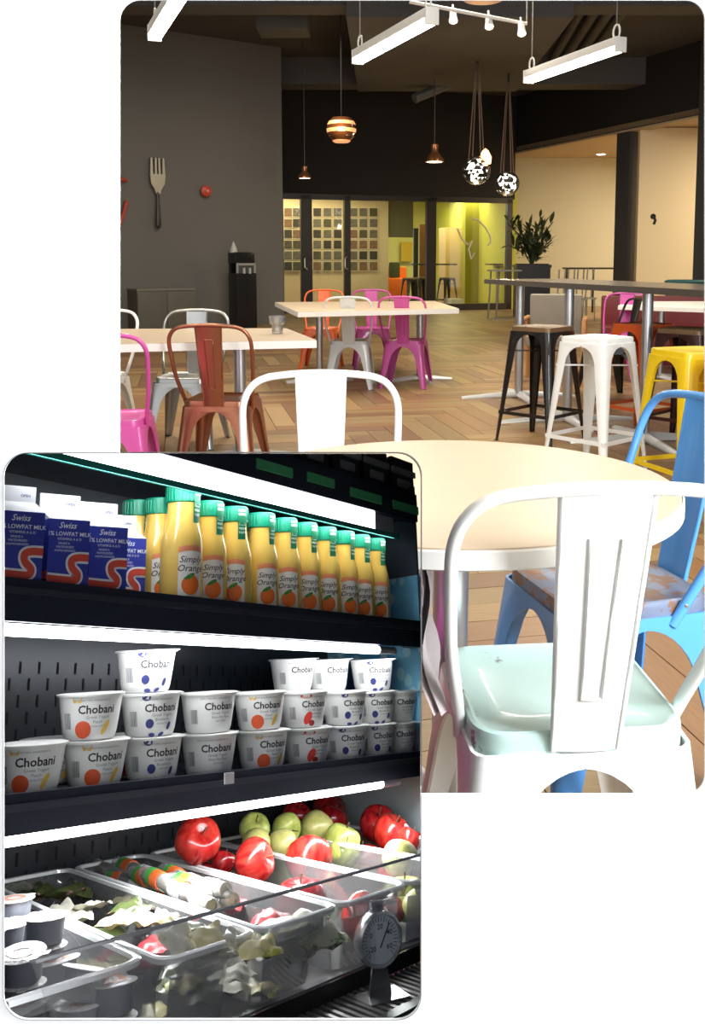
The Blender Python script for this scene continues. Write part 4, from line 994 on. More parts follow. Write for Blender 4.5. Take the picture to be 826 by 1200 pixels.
for i, (u, v, y) in enumerate(((21, 686, .022), (77, 691, .022), (124, 695, .024), (148, 697, .055))):
    p = fr(u, 650, Y=y - CW / 2)
    t = thing('milk_carton', CARL[i], 'milk carton', fmat(p.x, y, Z1 + .0045, -.22, 1.08), 'milk cartons on the upper shelf')
    for k, me in cd_.items():
        if k == 'fin_print': continue
        link(k, me, t)
    f_ = [c for c in t.children if c.name.startswith('fin')][0]; link('fin_print', cd_['fin_print'], f_, Matrix.Translation((0, -.0005, -.0)))
# ---------------- juice bottles
M_juice = mat('orange_juice', (.86, .57, .13), .18, var=.04, coat=.6)
M_cap = mat('green_cap', (.005, .26, .15), .35)
M_lbl = mat('bottle_label_cream', (.86, .82, .76), .5)
M_or = mat('orange_fruit_print', (.85, .17, .02), .5); M_gl = mat('leaf_print', (.03, .22, .03), .5); M_bk = mat('print_black', (.03, .03, .035), .6)
M_gt = mat('green_neck_tag', (.01, .20, .09), .5); M_peach = mat('label_peach_band', (.85, .30, .14), .5)
def bottle_parts():
    d = {}; r = .0158
    prof = [(.013, 0), (r * .98, .003), (r, .008), (r, .040), (r * .97, .047), (.0135, .055), (.0118, .062), (.0112, .070), (.0112, .0765)]
    d['body'] = B().lathe(prof, 28).mesh('bottle', M_juice, 50)
    b = B().lathe([(.0118, .0735), (.0124, .074), (.0124, .0862), (.0117, .0870), (0, .0870)], 28)
    for k in range(28):
        a = 2 * PI * k / 28; b.box((.0125 * math.cos(a), .0125 * math.sin(a), .080), (.0007, .0007, .010))
    d['cap'] = b.mesh('cap', M_cap, 40)
    def wr(x, z, off=.0003):
        a = -PI / 2 + x / r; return ((r + off) * math.cos(a), (r + off) * math.sin(a), z)
    lw = .0092
    b = B(); N_ = 10; o = rrect(-lw, .004, lw, .0395, .006, 4)
    b.grid(lambda i, j: wr(-lw + 2 * lw * i, .004 + .0355 * j), 10, 2); d['label'] = b.mesh('label', M_lbl, 60)
    b = B(); b.grid(lambda i, j: wr(-lw + 2 * lw * i, .0355 + .004 * j + .0015 * math.sin(PI * i), .0005), 10, 1); d['label_band'] = b.mesh('lband', M_peach, 60)
    b = B(); fn = lambda x, y: wr(x, y, .0006); put_text(b, 'Simply', .0066, fn, .006, .3, (0, .0285)); put_text(b, 'Orange', .0066, fn, .006, .25, (0, .0222)); d['lettering'] = b.mesh('btext', M_bk, smooth=False)
    b = B(); add_disc(b, lambda x, y: wr(x, y, .0007), 0, .0125, .0068, .0072); d['orange_print'] = b.mesh('orp', M_or, smooth=False)
    b = B(); ds = disc2(-.001, .0185, .0042, .0016, 10, .5); b.add([wr(x, y, .0009) for x, y in ds], [tuple(range(10))]); d['leaf_print'] = b.mesh('lfp', M_gl, smooth=False)
    def wt(x, z, off=.0008):
        a = -PI / 2 + .55 + x / .0125; rr = .0126 if z > .072 else .0120; return ((rr + off) * math.cos(a), (rr + off) * math.sin(a), z)
    b = B(); b.grid(lambda i, j: wt(-.0038 + .0076 * i, .058 + .028 * j), 4, 6); d['neck_tag'] = b.mesh('ntag', M_gt, 60)
    b = B()
    for tx, z in (('NON', .0818), ('GMO', .0785), ('100%', .070), ('FRESH', .0665), ('TASTE', .063)): put_text(b, tx, .0032 if len(tx) < 5 else .0024, lambda x, y: wt(x, y, .0012), .02, 0, (0, z))
    d['tag_lettering'] = b.mesh('ttext', mat('print_mint', (.75, .88, .78), .6), smooth=False)
    return d
bp = bottle_parts()
caps = [(160, 612, .075, 1., .3), (187, 601, .05, 1., .3), (214, 591, .022, 1.1, .45), (245, 600, .022, 1., .25), (274, 606, .022, 1., .0), (306, 613, .022, 1., .3), (333, 618, .022, 1., .15), (357, 623, .022, 1., .15), (380, 628, .022, 1., .05), (401, 632, .022, 1., .3), (420, 636, .022, 1., .1), (438, 640, .022, 1., .15), (151, 640, .12, .95, .2), (291, 616, .05, 1, .2)]
ordn = ['leftmost juice bottle behind the milk cartons, with a green cap', 'second juice bottle from the left, set slightly back', 'largest juice bottle, at the front next to the milk cartons', 'first small juice bottle right of the largest one', 'juice bottle with its label turned squarely to us, second right of the largest one', 'juice bottle third right of the largest one', 'juice bottle fourth right of the largest one', 'juice bottle fifth right of the largest one', 'fourth juice bottle from the right end of the row', 'third juice bottle from the right end, label turned right', 'juice bottle second from the right end of the row', 'rightmost juice bottle in the row on the upper shelf', 'dark capped juice bottle at the back behind the last milk carton', 'juice bottle in the second row, only its cap in view between two bottles']
for i, (u, v, y, sc, a) in enumerate(caps):
    p = fr(u, v + 8, Y=y)
    zt = .0045 * 0
    t = thing('juice_bottle', ordn[i], 'juice bottle', fmat(p.x, y, Z1 + .0005, a - .80, sc * (1.12)), 'orange juice bottles on the upper shelf')
    h = {}
    for k in ('body', 'cap', 'label', 'neck_tag'): h[k] = link(k, bp[k], t)
    for k in ('label_band', 'lettering', 'orange_print', 'leaf_print'): link(k, bp[k], h['label'])
    link('tag_lettering', bp['tag_lettering'], h['neck_tag'])

# ---------------- yogurt cups
M_cup = mat('white_cup_plastic', (.82, .82, .80), .35); M_foil = mat('white_foil_lid', (.80, .79, .78), .35)
RT, RBm, CHT = .0268, .0198, .0345
FR = {'peach': ('Peach', mat('peach_red_print', (.70, .10, .03), .5), mat('peach_yellow_print', (.85, .55, .10), .5)),
      'blueberry': ('Blueberry', mat('blueberry_print', (.035, .045, .20), .5), mat('blueberry_print', (.035, .045, .20), .5)),
      'strawberry': ('Strawberry', mat('strawberry_print', (.70, .05, .04), .5), mat('strawberry_dark_print', (.35, .03, .03), .5)),
      'plain': ('Non-Fat Plain', None, None)}
def cup_r(z): return RBm + (RT - .0018 - RBm) * (z / CHT) ** .85
def cup_parts(kind):
    d = {}
    prof = [(0, .001), (RBm * .9, 0), (RBm, .002)] + [(cup_r(CHT * k / 6), CHT * k / 6) for k in range(1, 6)] + [(RT - .0018, CHT - .0015), (RT, CHT - .0012), (RT, CHT - .0002), (RT - .001, CHT)]
    d['body'] = B().lathe(prof, 36).mesh('cup', M_cup, 50)
    d['lid'] = B().lathe([(RT + .0003, CHT), (RT + .0003, CHT + .0005), (RT * .93, CHT + .0009), (0, CHT + .0004)], 36).mesh('lid', M_foil, 50)
    d['lid_tab'] = B().prism([(RT * .8, -.010), (RT * 1.12, -.005), (RT * 1.14, .004), (RT * .8, .010)], CHT, CHT + .0006, RZ(-PI / 2 + .9)).mesh('tab', M_foil, smooth=False)
    def wr(x, z, off=.0002):
        rr = cup_r(z) + off; a = -PI / 2 + x / .0235; return (rr * math.cos(a), rr * math.sin(a), z)
    b = B(); put_text(b, 'Chobani', .0088, wr, .022, 0, (.0075, .0205)); d['lettering'] = b.mesh('cname', M_bk, smooth=False)
    b = B(); put_text(b, 'Greek Yogurt', .0034, wr, .0, 0, (.0085, .0165)); put_text(b, FR[kind][0], .0034, wr, .0, 0, (.0085, .0130)); put_text(b, 'NON-GMO', .0022, wr, 0, 0, (.009, .0100)); put_text(b, 'ONLY NATURAL INGREDIENTS', .0020, lambda x, y: wr(x, y, .0003), 0, 0, (.003, .0296))
    d['small_print'] = b.mesh('csmall', mat('print_grey', (.22, .22, .24), .6), smooth=False)
    b = B(); xx = -.0215; rb = random.Random(2)
    while xx < -.0145: 
        w_ = rb.choice((.0003, .0006, .0009)); b.add([wr(xx, .009), wr(xx + w_, .009), wr(xx + w_, .021), wr(xx, .021)], [(0, 1, 2, 3)]); xx += w_ + .0004
    d['barcode'] = b.mesh('cbar', mat('print_grey', (.22, .22, .24), .6), smooth=False)
    nm, c1, c2 = FR[kind]
    def dsc(b, cx, cy, rx, ry, off=.0004, a=0): add_disc(b, lambda x, y: wr(x, y, off), cx, cy, rx, ry, a)
    if c1:
        b = B(); b2 = B()
        if kind == 'peach': dsc(b, -.0035, .0085, .0068, .0066); dsc(b2, .0155, .0095, .0022, .0062, a=-.5); b2.add([wr(x, y) for x, y in ((-.012, CHT - .002), (-.004, CHT - .002), (-.005, CHT - .006), (-.011, CHT - .006))], [(0, 1, 2, 3)])
        elif kind == 'blueberry':
            dsc(b, -.003, .0110, .0036, .0038); dsc(b, .0155, .0085, .0019, .0035, a=-.4); dsc(b, -.001, .0020, .003, .0016); dsc(b, .008, .0022, .003, .0014, a=.4); b.add([wr(x, y) for x, y in disc2(-.006, CHT - .0025, .0036, .0028, 12)], [tuple(range(12))])
        else: dsc(b, -.001, .0100, .0040, .0068, a=-.5); dsc(b2, .0035, .0050, .0034, .003, off=.0006); b.add([wr(x, y) for x, y in disc2(-.003, CHT - .003, .006, .0024, 12)], [tuple(range(12))])
        d['fruit_print'] = b.mesh('cf_' + kind, c1, smooth=False)
        if b2.v: d['second_fruit_print'] = b2.mesh('cf2_' + kind, c2, smooth=False)
    return d
CP = {k: cup_parts(k) for k in FR}
ly1 = Z2 + .0005; 
cups = [  # u, v of rim centre, Y, layer, kind, words, turn
 (36, 888, .034, 0, 'peach', 'peach yogurt cup at the left end of the bottom layer'), (112, 884, .034, 0, 'peach', 'second cup of the bottom layer, peach yogurt under another peach cup'),
 (178, 880, .034, 0, 'blueberry', 'blueberry yogurt cup in the bottom layer, leftmost blueberry one'), (245, 873, .034, 0, 'plain', 'plain yogurt cup in the bottom layer beside the white price tag'),
 (307, 869, .034, 0, 'peach', 'peach yogurt cup in the bottom layer right of the price tag'), (359, 865, .034, 0, 'strawberry', 'strawberry yogurt cup in the bottom layer'),
 (404, 862, .034, 0, 'blueberry', 'blueberry yogurt cup in the bottom layer right of the strawberry one'), (437, 860, .034, 0, 'blueberry', 'blueberry yogurt cup in the bottom layer, second from the right end'), (463, 858, .034, 0, 'plain', 'rightmost cup in the bottom layer, plain yogurt'),
 (106, 834, .036, 1, 'peach', 'leftmost cup of the middle layer, peach yogurt'), (176, 833, .036, 1, 'blueberry', 'middle layer blueberry yogurt cup carrying the top left cup'), (244, 831, .036, 1, 'plain', 'middle layer plain yogurt cup above the plain cup by the price tag'),
 (304, 829, .036, 1, 'peach', 'middle layer peach yogurt cup in the centre of the shelf'), (355, 828, .036, 1, 'strawberry', 'middle layer strawberry yogurt cup'), (403, 827, .036, 1, 'blueberry', 'middle layer blueberry yogurt cup right of the strawberry one'),
 (438, 826, .036, 1, 'blueberry', 'middle layer blueberry yogurt cup, second from the right end'), (464, 825, .036, 1, 'plain', 'rightmost cup in the middle layer, plain yogurt'),
 (171, 787, .037, 2, 'blueberry', 'single blueberry yogurt cup on top of the left stack'), (436, 794, .037, 2, 'blueberry', 'blueberry yogurt cup on top at right, against the blue glass'),
 (343, 799, .085, 2, 'plain', 'plain yogurt cup on top at the back, left of two'), (384, 798, .070, 2, 'plain', 'plain yogurt cup on top at the back, right of two'),
 (62, 875, .10, 0, 'peach', 'yogurt cup at the back left, only its lid showing above the front cup'), (150, 868, .095, 0, 'peach', 'back row yogurt cup seen between the peach and blueberry stacks'),
]
for i, (u, v, y, L, kind, lab) in enumerate(cups):
    p = fr(u, v, Y=y); z = ly1 + L * (CHT + .0008)
    t = thing('yogurt_cup', lab, 'yogurt cup', fmat(p.x, y, z, -.62 + (.10 if i % 3 else -.06) - .12), 'white yogurt cups on the middle shelf')
    h = {}
    for k in ('body', 'lid'): h[k] = link(k, CP[kind][k], t)
    link('lid_tab', CP[kind]['lid_tab'], h['lid'])
    for k in ('lettering', 'small_print', 'barcode', 'fruit_print', 'second_fruit_print'):
        if k in CP[kind]: link(k, CP[kind][k], h['body'])
# back row under the top pair
for u, y, L, lab in ((343, .085, 0, 'lower cup of the back stack under the left top cup'), (343, .085, 1, 'middle cup of the back stack under the left top cup'), (400, .088, 0, 'lower cup of the back stack behind the strawberry cups'), (400, .088, 1, 'upper cup of the back stack behind the strawberry cups')):
    p = fr(u, 820, Y=y); t = thing('yogurt_cup', lab, 'yogurt cup', fmat(p.x, y, ly1 + L * (CHT + .0008), .4), 'white yogurt cups on the middle shelf')
    for k in ('body', 'lid'): link(k, CP['plain'][k], t)
# white price tag
a = fr(263, 906, Y=-.009); 
tag(link('price_tag', FB(B(), a.x, a.x + .0115, -.0105, -.008, a.z - .009, a.z).mesh('price_tag', mat('blank_tag_white', (.8, .8, .8), .5), smooth=False)), 'small blank white tag clipped to the yogurt shelf edge', 'price tag')

# ---------------- apples and pears
def apple_mesh(name, m, tall=.95, lob=.06, neck=0.):
    bm = bmesh.new(); bmesh.ops.create_uvsphere(bm, u_segments=28, v_segments=18, radius=1)
    for v in bm.verts:
        x, y, z = v.co; r = math.hypot(x, y); a = math.atan2(y, x); th = math.atan2(r, z)
        R = 1 + lob * math.cos(5 * a) * (max(0, -z) ** 1.5) * .8 + .02 * math.cos(5 * a)
        dep = .42 * math.exp(-(th / .38) ** 2) + .28 * math.exp(-((PI - th) / .30) ** 2)
        taper = 1 + .10 * z
        zz = z * tall; 
        if z > 0: zz -= dep * .9 
        else: zz += dep * .8
        if neck and z > 0: taper = 1 - neck * z * z; zz = z * (tall + .15) - dep * .25
        v.co = (x * R * taper, y * R * taper, zz)
    me = bpy.data.meshes.new(name); bm.to_mesh(me); bm.free(); me.materials.append(m); me.polygons.foreach_set('use_smooth', [True] * len(me.polygons)); return me
def fruit_mat(name, a, b, sc=3, st=(6, 6, .6), rough=.22):
    m = bpy.data.materials.new(name); m.use_nodes = True; N = m.node_tree.nodes; L = m.node_tree.links; p = N['Principled BSDF']; p.inputs['Roughness'].default_value = rough; p.inputs['Coat Weight'].default_value = .4
    tc = N.new('ShaderNodeTexCoord'); mp = N.new('ShaderNodeMapping'); mp.inputs['Scale'].default_value = st; L.new(tc.outputs['Object'], mp.inputs[0])
    n = N.new('ShaderNodeTexNoise'); n.inputs['Scale'].default_value = sc; n.inputs['Detail'].default_value = 5; L.new(mp.outputs[0], n.inputs[0])
    cr = N.new('ShaderNodeValToRGB'); cr.color_ramp.elements[0].position = .35; cr.color_ramp.elements[0].color = (*a, 1); cr.color_ramp.elements[1].position = .72; cr.color_ramp.elements[1].color = (*b, 1); L.new(n.outputs['Fac'], cr.inputs[0]); L.new(cr.outputs[0], p.inputs['Base Color']); return m
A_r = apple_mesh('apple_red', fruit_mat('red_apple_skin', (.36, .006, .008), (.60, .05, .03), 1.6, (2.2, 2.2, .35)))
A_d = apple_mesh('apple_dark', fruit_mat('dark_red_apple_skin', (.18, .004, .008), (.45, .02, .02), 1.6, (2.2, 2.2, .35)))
A_g = apple_mesh('apple_green', fruit_mat('green_apple_skin', (.40, .48, .08), (.60, .64, .20), 2, (2, 2, 1), .3), .92, .02)
A_p = apple_mesh('pear_green', fruit_mat('pear_skin', (.48, .48, .13), (.64, .60, .24), 2, (2, 2, 1), .35), .95, .0, .38)
stm = B().tube([(0, 0, .45), (.02, .01, .75), (.08, .03, .98)], [.05, .035, .045], 6).mesh('stem', mat('fruit_stem', (.12, .07, .03), .7))
def fruit(kind, me, label, u, v, rpx, y, tilt=(0, 0), name='apple', sticker=False):
    p = fr(u, v, Y=y); P3 = FP(p.x, p.y, p.z); dpt = (P3 - C0).dot(Fv); r = rpx * dpt / F
    M = fmat(p.x, y, p.z, 0, 1, Matrix.Rotation(tilt[1], 4, 'Y') @ Matrix.Rotation(tilt[0], 4, 'X')) 
    t = thing(name, label, 'pear' if name == 'pear' else 'apple', M, kind)
    link('flesh', me, t, Matrix.Scale(r, 4)); link('stem', stm, t, Matrix.Scale(r, 4))
    if sticker: link('sticker', B().lathe([(0, 1.02), (.2, 1.0), (.2, .98)], 14).mesh('sticker', mat('pale_sticker', (.6, .62, .66), .4)), t, RX(.75) @ Matrix.Scale(r, 4))
G1, G2 = 'red apples in the clear trays', 'green apples and pears in the clear tray'
fruit(G1, A_r, 'large red apple with its stem end toward us, leftmost', 231, 985, 27, .085, (.9, -.5))
fruit(G1, A_r, 'red apple with a bright highlight, second of the three front ones', 298, 1009, 25, .03, (1.1, .9))
fruit(G1, A_r, 'red apple tipped on its side in front of the green ones', 362, 1009, 28, .02, (-.5, .6))
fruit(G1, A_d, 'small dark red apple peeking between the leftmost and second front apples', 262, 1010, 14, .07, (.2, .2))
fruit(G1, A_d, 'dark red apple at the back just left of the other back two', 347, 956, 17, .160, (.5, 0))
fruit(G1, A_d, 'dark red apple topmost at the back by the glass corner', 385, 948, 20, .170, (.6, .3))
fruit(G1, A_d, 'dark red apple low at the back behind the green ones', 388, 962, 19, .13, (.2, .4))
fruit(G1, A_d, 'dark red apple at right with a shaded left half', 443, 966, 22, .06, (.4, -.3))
fruit(G1, A_r, 'red apple with a pale sticker at the right', 459, 976, 22, .03, (.5, .1), sticker=True)
fruit(G1, A_r, 'red apple cut by the right edge of the cooler', 480, 984, 15, .0, (.3, .4))
fruit(G1, A_r, 'big red apple low in the front of the tray behind the thermometer', 428, 1076, 29, -.115, (.6, .3))
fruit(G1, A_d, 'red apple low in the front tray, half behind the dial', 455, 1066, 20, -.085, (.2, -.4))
fruit(G2, A_g, 'green apple furthest left at the back of the green group', 298, 971, 18, .12, (.5, -.3))
fruit(G2, A_g, 'green apple with its blossom end toward us, second from left', 335, 971, 18, .11, (1.7, .2))
fruit(G2, A_p, 'pale yellow green pear in the middle of the group', 370, 972, 21, .10, (1.2, 1.1), 'pear')
fruit(G2, A_g, 'green apple at the right of the green group', 401, 985, 21, .055, (.3, .3))
fruit(G2, A_p, 'yellow green pear low left behind the second front apple', 300, 988, 17, .085, (.4, -.9), 'pear')
fruit(G2, A_p, 'yellow green pear low between the front two red apples', 331, 990, 18, .075, (.5, .5), 'pear')
fruit(G2, A_g, 'green apple low behind the tipped red apple', 403, 1000, 18, .04, (.2, .2))
fruit(G2, A_p, 'yellow green pear lying in the tray at the right end', 468, 1007, 22, -.05, (.6, 1.0), 'pear')
fruit(G2, A_p, 'yellow pear in the right front tray beyond the thermometer', 488, 1061, 17, -.12, (.1, .1), 'pear')

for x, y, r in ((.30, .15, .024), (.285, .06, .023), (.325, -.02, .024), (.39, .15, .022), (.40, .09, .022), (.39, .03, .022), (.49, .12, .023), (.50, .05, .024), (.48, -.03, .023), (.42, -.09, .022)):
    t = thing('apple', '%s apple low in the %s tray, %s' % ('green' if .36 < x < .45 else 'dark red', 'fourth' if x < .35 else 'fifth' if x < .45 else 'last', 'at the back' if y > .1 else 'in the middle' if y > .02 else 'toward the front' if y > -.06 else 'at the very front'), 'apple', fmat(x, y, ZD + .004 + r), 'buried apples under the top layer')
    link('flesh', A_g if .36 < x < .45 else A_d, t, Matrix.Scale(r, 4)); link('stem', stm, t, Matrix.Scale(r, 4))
# ---------------- dip cups
M_dg = mat('grey_cup_plastic', (.17, .18, .215), .35); M_dl = mat('silver_white_foil', (.80, .78, .77), .35, .1, var=.06, vscale=60, bump=.3, bscale=200)
dr_ = .0165
dbody = B().lathe([(.0125, 0), (.014, .001), (.0155, .018), (.0168, .0185), (.0168, .0195)], 28).mesh('dip_body', M_dg, 50)
dlid = B().lathe([(.0178, .0195), (.0180, .0200), (.0150, .0206), (0, .0203)], 28).mesh('dip_lid', M_dl, 50)
dtab = B().prism([(.013, -.005), (.0215, -.002), (.0215, .003), (.013, .006)], .0195, .0201).mesh('dip_tab', M_dl, smooth=False)
dring = B().lathe([(.006, .0208), (.010, .0209)], 20, cap=False).mesh('dip_ring', mat('orange_lid_print', (.75, .35, .22), .5), smooth=False)
dips = [(17, 1052, -.2165, 0, 'back left dip cup, partly behind another lid'), (27, 1078, -.226, 0, 'dip cup with a wide lid in the second row at left'), (54, 1072, -.2135, 0, 'grey dip cup at the top of the tallest stack'), (7, 1082, -.220, 0, 'dip cup cut by the left edge, in the middle'), (28, 1113, -.2235, .18, 'tilted dip cup with a round white lid near the left front'), (70, 1124, -.236, -.15, 'dip cup leaning behind the tilted big lid'), (94, 1134, -.2275, .3, 'big pale tilted dip cup lid at the front'), (133, 1150, -.236, .1, 'white lid dip cup at the front right of the tray, with red marks'), (30, 1175, -.248, .1, 'pale lid low at the front left corner under the tray rim')]
def dip(X, Y, Z, tl, lab, grp, k):
    t = thing('dip_cup', lab, 'dip cup', fmat(X, Y, Z, k, .80, Matrix.Rotation(tl, 4, 'X')), grp)
    link('body', dbody, t); l = link('lid', dlid, t); link('lid_tab', dtab, l); link('lid_print', dring, l)
for i, (u, v, zl, tl, lab) in enumerate(dips):
    p = fr(u, v, Z=zl); z = zl - .0165
    dip(p.x, p.y, z, tl, lab, 'grey dip cups with foil lids', i * 1.3)
    first = True; n_ = 0
    while z - .0172 > ZD + .001:
        z -= .0172
        if i == 2 and first: dip(p.x, p.y, z, 0, 'grey dip cup directly underneath the top of the tallest stack', 'grey dip cups with foil lids', i)
        else: dip(p.x, p.y, z, 0, '%s cup down under the %s' % (('first', 'second', 'third', 'fourth')[n_], ' '.join(lab.split(',')[0].split()[:11])), 'buried dip cups in the corner tray', i)
        first = False; n_ += 1
# ---------------- pouches and packets
M_ol = mat('dark_olive_pouch', (.05, .065, .02), .28, var=.4, vscale=60, wear=(.45, .22, .22), wscale=45, wcut=.60)
M_wp = mat('white_packet', (.66, .64, .54), .35, var=.05, wear=(.35, .38, .08), wscale=70, wcut=.60)
M_yp = mat('cream_yellow_packet', (.62, .56, .30), .35, var=.1, wear=(.30, .33, .05), wscale=60, wcut=.56)
M_sal = mat('salad_wrap', (.66, .66, .50), .25, var=.3, vscale=70, wear=(.06, .25, .03), wscale=55, wcut=.56)
M_rp = mat('red_wrap', (.55, .04, .05), .3, var=.3, wear=(.8, .7, .7), wscale=60, wcut=.6)
def pouch(m, key, w_, d_, h_, seed):
    r_ = random.Random(seed); ph = r_.uniform(0, 6)
    b = B()
    def g(i, j, s_): 
        x = (i - .5) * 2; y = (j - .5) * 2; e = (1 - abs(x) ** 3) * (1 - abs(y) ** 3)
        return (x * w_ / 2, y * d_ / 2, h_ * (.5 + s_ * .5 * e) + .0022 * math.sin(5 * x + ph) * math.cos(4 * y + ph) + .0012 * x * y)
    b.grid(lambda i, j: g(i, j, 1), 8, 8); b.grid(lambda i, j: g(i, j, -1), 8, 8)
    b2 = B(); b2.grid(lambda i, j: (g(.98 + .08 * i, j, 0)), 1, 8)
    return b.mesh(key, m, 80), b2.mesh(key + '_seam', m, 80)
PM = {}
for k, (m, w_, d_, h_) in {'olive': (M_ol, .036, .022, .008), 'white': (M_wp, .030, .024, .004), 'cream': (M_yp, .030, .020, .007), 'salad': (M_sal, .040, .032, .018), 'red': (M_rp, .034, .026, .012)}.items():
    PM[k] = [pouch(m, 'pouch_%s_%d' % (k, s_), w_, d_, h_, s_) for s_ in range(3)]
packs = [ # kind,u,v,zrel above deck, a, tilt, label, name
 ('olive', 22, 1038, .048, .4, .2, 'dark olive pouch at the back left corner of the tray'), ('olive', 52, 1042, .050, 1.0, .3, 'dark olive pouch with pink streaks, second from left'), ('olive', 75, 1045, .052, -.5, -.2, 'dark olive pouch with pink streaks curling at centre back'), ('olive', 94, 1044, .050, .8, .4, 'dark olive pouch at the right back of the olive tray'), ('olive', 38, 1048, .046, -.3, .1, 'dark olive pouch low in front at the left back'),
 ('white', 76, 1062, .048, .2, .2, 'white folded packet in front of the olive pouches'), ('white', 105, 1058, .052, -.4, -.3, 'white pointed packet with green print'), ('white', 92, 1070, .048, .9, .0, 'white packet lying flat in the olive tray'), ('olive', 152, 1064, .053, .1, .2, 'dark green pouch alone right of the white packets'), ('cream', 134, 1078, .052, .1, 0, 'cream packet with an olive print, left of two'), ('cream', 165, 1074, .053, .4, .2, 'small cream packet under the lone dark green pouch'), ('cream', 190, 1075, .055, .5, .1, 'cream packet with an olive print at right'), ('cream', 150, 1054, .045, -.5, 0, 'long cream packet behind the lone green pouch'),
 ('white', 208, 1098, .056, .1, .9, 'upright cream card packet with a round print'), ('cream', 242, 1096, .054, .0, .7, 'yellow green packet with a pickle print in the front tray'), ('olive', 225, 1086, .050, 1.3, .5, 'narrow dark pouch between two front packets'), ('white', 275, 1100, .056, .7, .9, 'plain white plastic scoop shaped packet in the front tray'), ('cream', 300, 1110, .052, -.4, .3, 'crumpled cream packet at the right front'), ('cream', 240, 1112, .045, .3, .0, 'cream packet lying low in the front tray'),
 ('cream', 215, 1150, .022, .2, .3, 'cream packet low at the bottom of the front tray'), ('olive', 235, 1165, .015, .8, .2, 'dark yellow pouch low at the bottom of the front tray'), ('white', 275, 1150, .020, .1, .1, 'flat grey white packet stacked low'), ('white', 272, 1138, .030, -.2, .1, 'flat white packet in the stack below the scoop'),
 ('salad', 345, 1118, .022, .3, .2, 'salad wrap with green leaf and red strip in the front tray'), ('salad', 372, 1104, .030, -.4, .2, 'salad wrap at the right of the front tray'), ('salad', 330, 1100, .036, .9, .1, 'salad wrap at the top left of the front heap'), ('red', 315, 1080, .040, .3, .0, 'red and white wrapped snack behind the salad wraps'), ('salad', 355, 1090, .042, .1, -.2, 'pale salad wrap topping the front heap'),
 ('red', 140, 1120, .020, .2, .1, 'red wrapped snack beside the grey dip cups'), ('red', 165, 1130, .018, -.4, .1, 'red wrapped snack under the tray rim'), ('red', 180, 1112, .026, .5, .1, 'red wrapped snack at the back right of the dip tray'), ('red', 270, 1062, .040, .5, .1, 'red and white snack pack at the end of the cheese sticks')]
for i, (k, u, v, zr, a, tl, lab) in enumerate(packs):
    p = fr(u, v, Z=ZD + zr); me, me2 = PM[k][i % 3]
    nm = {'olive': 'olive_pouch', 'white': 'white_packet', 'cream': 'cream_packet', 'salad': 'salad_wrap', 'red': 'snack_pack'}[k]
    t = thing(nm, lab, nm.split('_')[1] if k != 'red' else 'snack', fmat(p.x, p.y, p.z - .004, a, .9, Matrix.Rotation(tl, 4, 'X')), 'packets heaped in the clear trays')
    link('pouch', me, t); link('crimped_seam', me2, t)
# extra layers under the heaps so that the trays are filled
for i in range(16):
    tx = (TX[1], TX[1], TX[2])[i % 3]; x = random.uniform(tx[0] + .022, tx[1] - .022); y = random.uniform(-.13, .15) if i % 3 < 2 else random.uniform(-.13, -.03)
    k = ('olive', 'cream', 'white')[i % 3 if i % 2 else 1]; me, me2 = PM[k][i % 3]
    t = thing('buried_packet', '%s packet low under the heap, %s of the %s' % ({'olive': 'dark olive', 'cream': 'cream', 'white': 'white'}[k], 'near the front' if y < -.03 else 'around the middle' if y < .07 else 'toward the back', 'cheese stick tray' if tx is TX[2] else 'olive pouch tray'), 'packet', fmat(x, y, ZD + .006 + (i % 4) * .009, random.uniform(0, 6), .85), 'buried packets under the heaps in the trays')
    link('pouch', me, t)
# ---------------- cheese sticks
M_cs = mat('string_cheese', (.82, .70, .45), .35, var=.06); M_wrap = clear('stick_wrapper', (1, 1, 1), .2, haze=.18)
M_cg = mat('cheese_green_print', (.06, .35, .06), .4); M_co = mat('cheese_orange_print', (.75, .14, .03), .4)
st_b = B().tube([(-.034, 0, 0), (-.033, 0, 0), (.033, 0, 0), (.034, 0, 0)], [.003, .0052, .0052, .003], 14).mesh('stick', M_cs, 60)
st_w = B().tube([(-.040, 0, 0), (-.034, 0, 0), (.034, 0, 0), (.040, 0, 0)], [.006, .0062, .0062, .006], 14, flat=.85).mesh('wrap', M_wrap, 60)
st_l = B().tube([(.008, 0, 0), (.020, 0, 0)], .0064, 14).mesh('lab', M_co, 60); st_g = B().tube([(.020, 0, 0), (.028, 0, 0)], .0064, 14).mesh('labg', M_cg, 60)
st_s = B().tube([(-.03, 0, 0), (-.012, 0, 0)], .0063, 14).mesh('labw', mat('stick_white_print', (.8, .8, .8), .4, wear=(.1, .1, .1), wscale=160, wcut=.58), 60)
sticks = [(133, 1023, .050, -.5), (160, 1020, .055, -.55), (178, 1030, .057, -.6), (196, 1036, .058, -.55), (214, 1030, .057, -.62), (232, 1037, .059, -.5), (222, 1047, .056, -.6), (150, 1033, .047, -.5), (245, 1047, .052, -.6), (205, 1050, .045, -.55), (185, 1046, .042, -.5)]
slab = ['plain pale cheese stick at the back left of its tray', 'cheese stick second from the back left', 'cheese stick with dark print near the tray middle', 'cheese stick with an orange and green band at the middle', 'cheese stick behind the one with the bright band', 'cheese stick at right with a green end', 'cheese stick in front at the right', 'cheese stick lower left under two others', 'cheese stick at the far right end of its tray', 'cheese stick low at the tray front', 'cheese stick lowest in the tray']
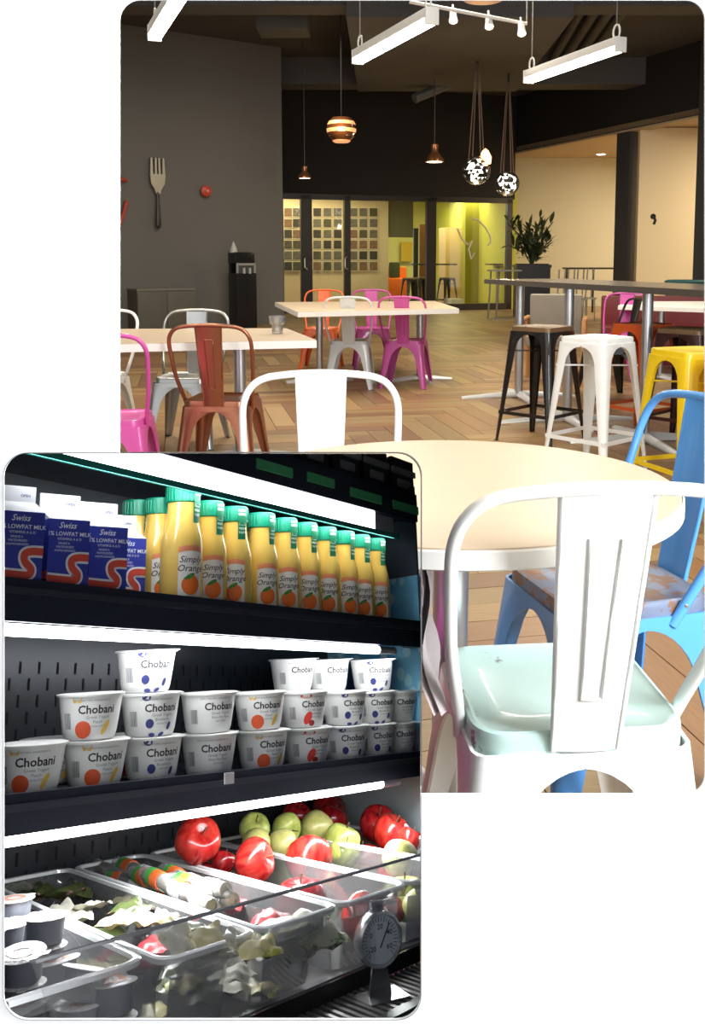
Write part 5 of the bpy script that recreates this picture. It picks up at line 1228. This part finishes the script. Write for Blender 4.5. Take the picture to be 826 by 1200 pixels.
for i, (u, v, zr, a) in enumerate(sticks):
    p = fr(u, v, Z=ZD + zr); t = thing('cheese_stick', slab[i], 'cheese stick', fmat(p.x, p.y, p.z, a + .5 + 1.28, 1.12, Matrix.Rotation(.05 * (i % 3 - 1), 4, 'Y')), 'wrapped cheese sticks in a clear tray')
    link('cheese', st_b, t); wq = link('wrapper', st_w, t)
    if i: link('orange_print', st_l, wq); link('green_print', st_g, wq); link('white_print', st_s, wq)

# ---------------- dial thermometer
Xt = min((k * .001 for k in range(150, 500)), key=lambda q: abs(447 - (CX + F * (FP(q, -.162, ZD - .0115) - C0).dot(Rv) / (FP(q, -.162, ZD - .0115) - C0).dot(Fv))))
t = thing('dial_thermometer', 'round steel dial thermometer standing on the front grille', 'thermometer', fmat(Xt, -.160, ZD - .0115, -.45))
M_ss = mat('stainless_steel', (.55, .55, .56), .25, .9)
kx = .0185; KM = Matrix.Translation((0, 0, .039)) @ RX(PI / 2) 
link('case', B().lathe([(kx * .98, -.006), (kx * 1.05, -.004), (kx * 1.05, .004), (kx * .95, .0055), (kx * .90, .003)], 36).mesh('case', M_ss, 40), t, KM)
dial = link('dial', B().lathe([(0, .0032), (kx * .90, .0032)], 36, cap=False).mesh('dial', mat('dial_face_blue_grey', (.70, .78, .86), .3), smooth=False), t, KM)
b = B()
for k in range(28):
    a = math.radians(-135 + k * 10); b.box((0, kx * .75, .0035), (.0004, .0025 if k % 2 else .0038, .0002), RZ(a))
for k, tx in enumerate(('-20', '0', '20', '40', '60')):
    a = math.radians(125 - k * 62); put_text(b, tx, .0052, lambda x, y: (x, y, .0036), .01, 0, (kx * .5 * math.cos(a + 1.57 - .0), kx * .5 * math.sin(a + 1.57) - .002))
link('dial_marks', b.mesh('marks', M_bk, smooth=False), dial)
link('needle', B().box((.002, .004, .004), (.0007, .018, .0004), RZ(-.5)).mesh('needle', M_bk, smooth=False), dial)
link('hanger', B().box((0, .002, .061), (.010, .004, .008), bev=.001).mesh('hanger', M_ss), t)
link('foot_plate', B().prism([(-.017, -.016), (.017, -.016), (.020, .012), (-.020, .012)], 0, .0016).mesh('foot', M_ss, smooth=False), t)
link('stand', B().hexa([(-.010, -.001, .001), (.010, -.001, .001), (.010, .001, .001), (-.010, .001, .001), (-.006, -.001, .022), (.006, -.001, .022), (.006, .001, .022), (-.006, .001, .022)]).mesh('stand', M_ss, smooth=False), t)
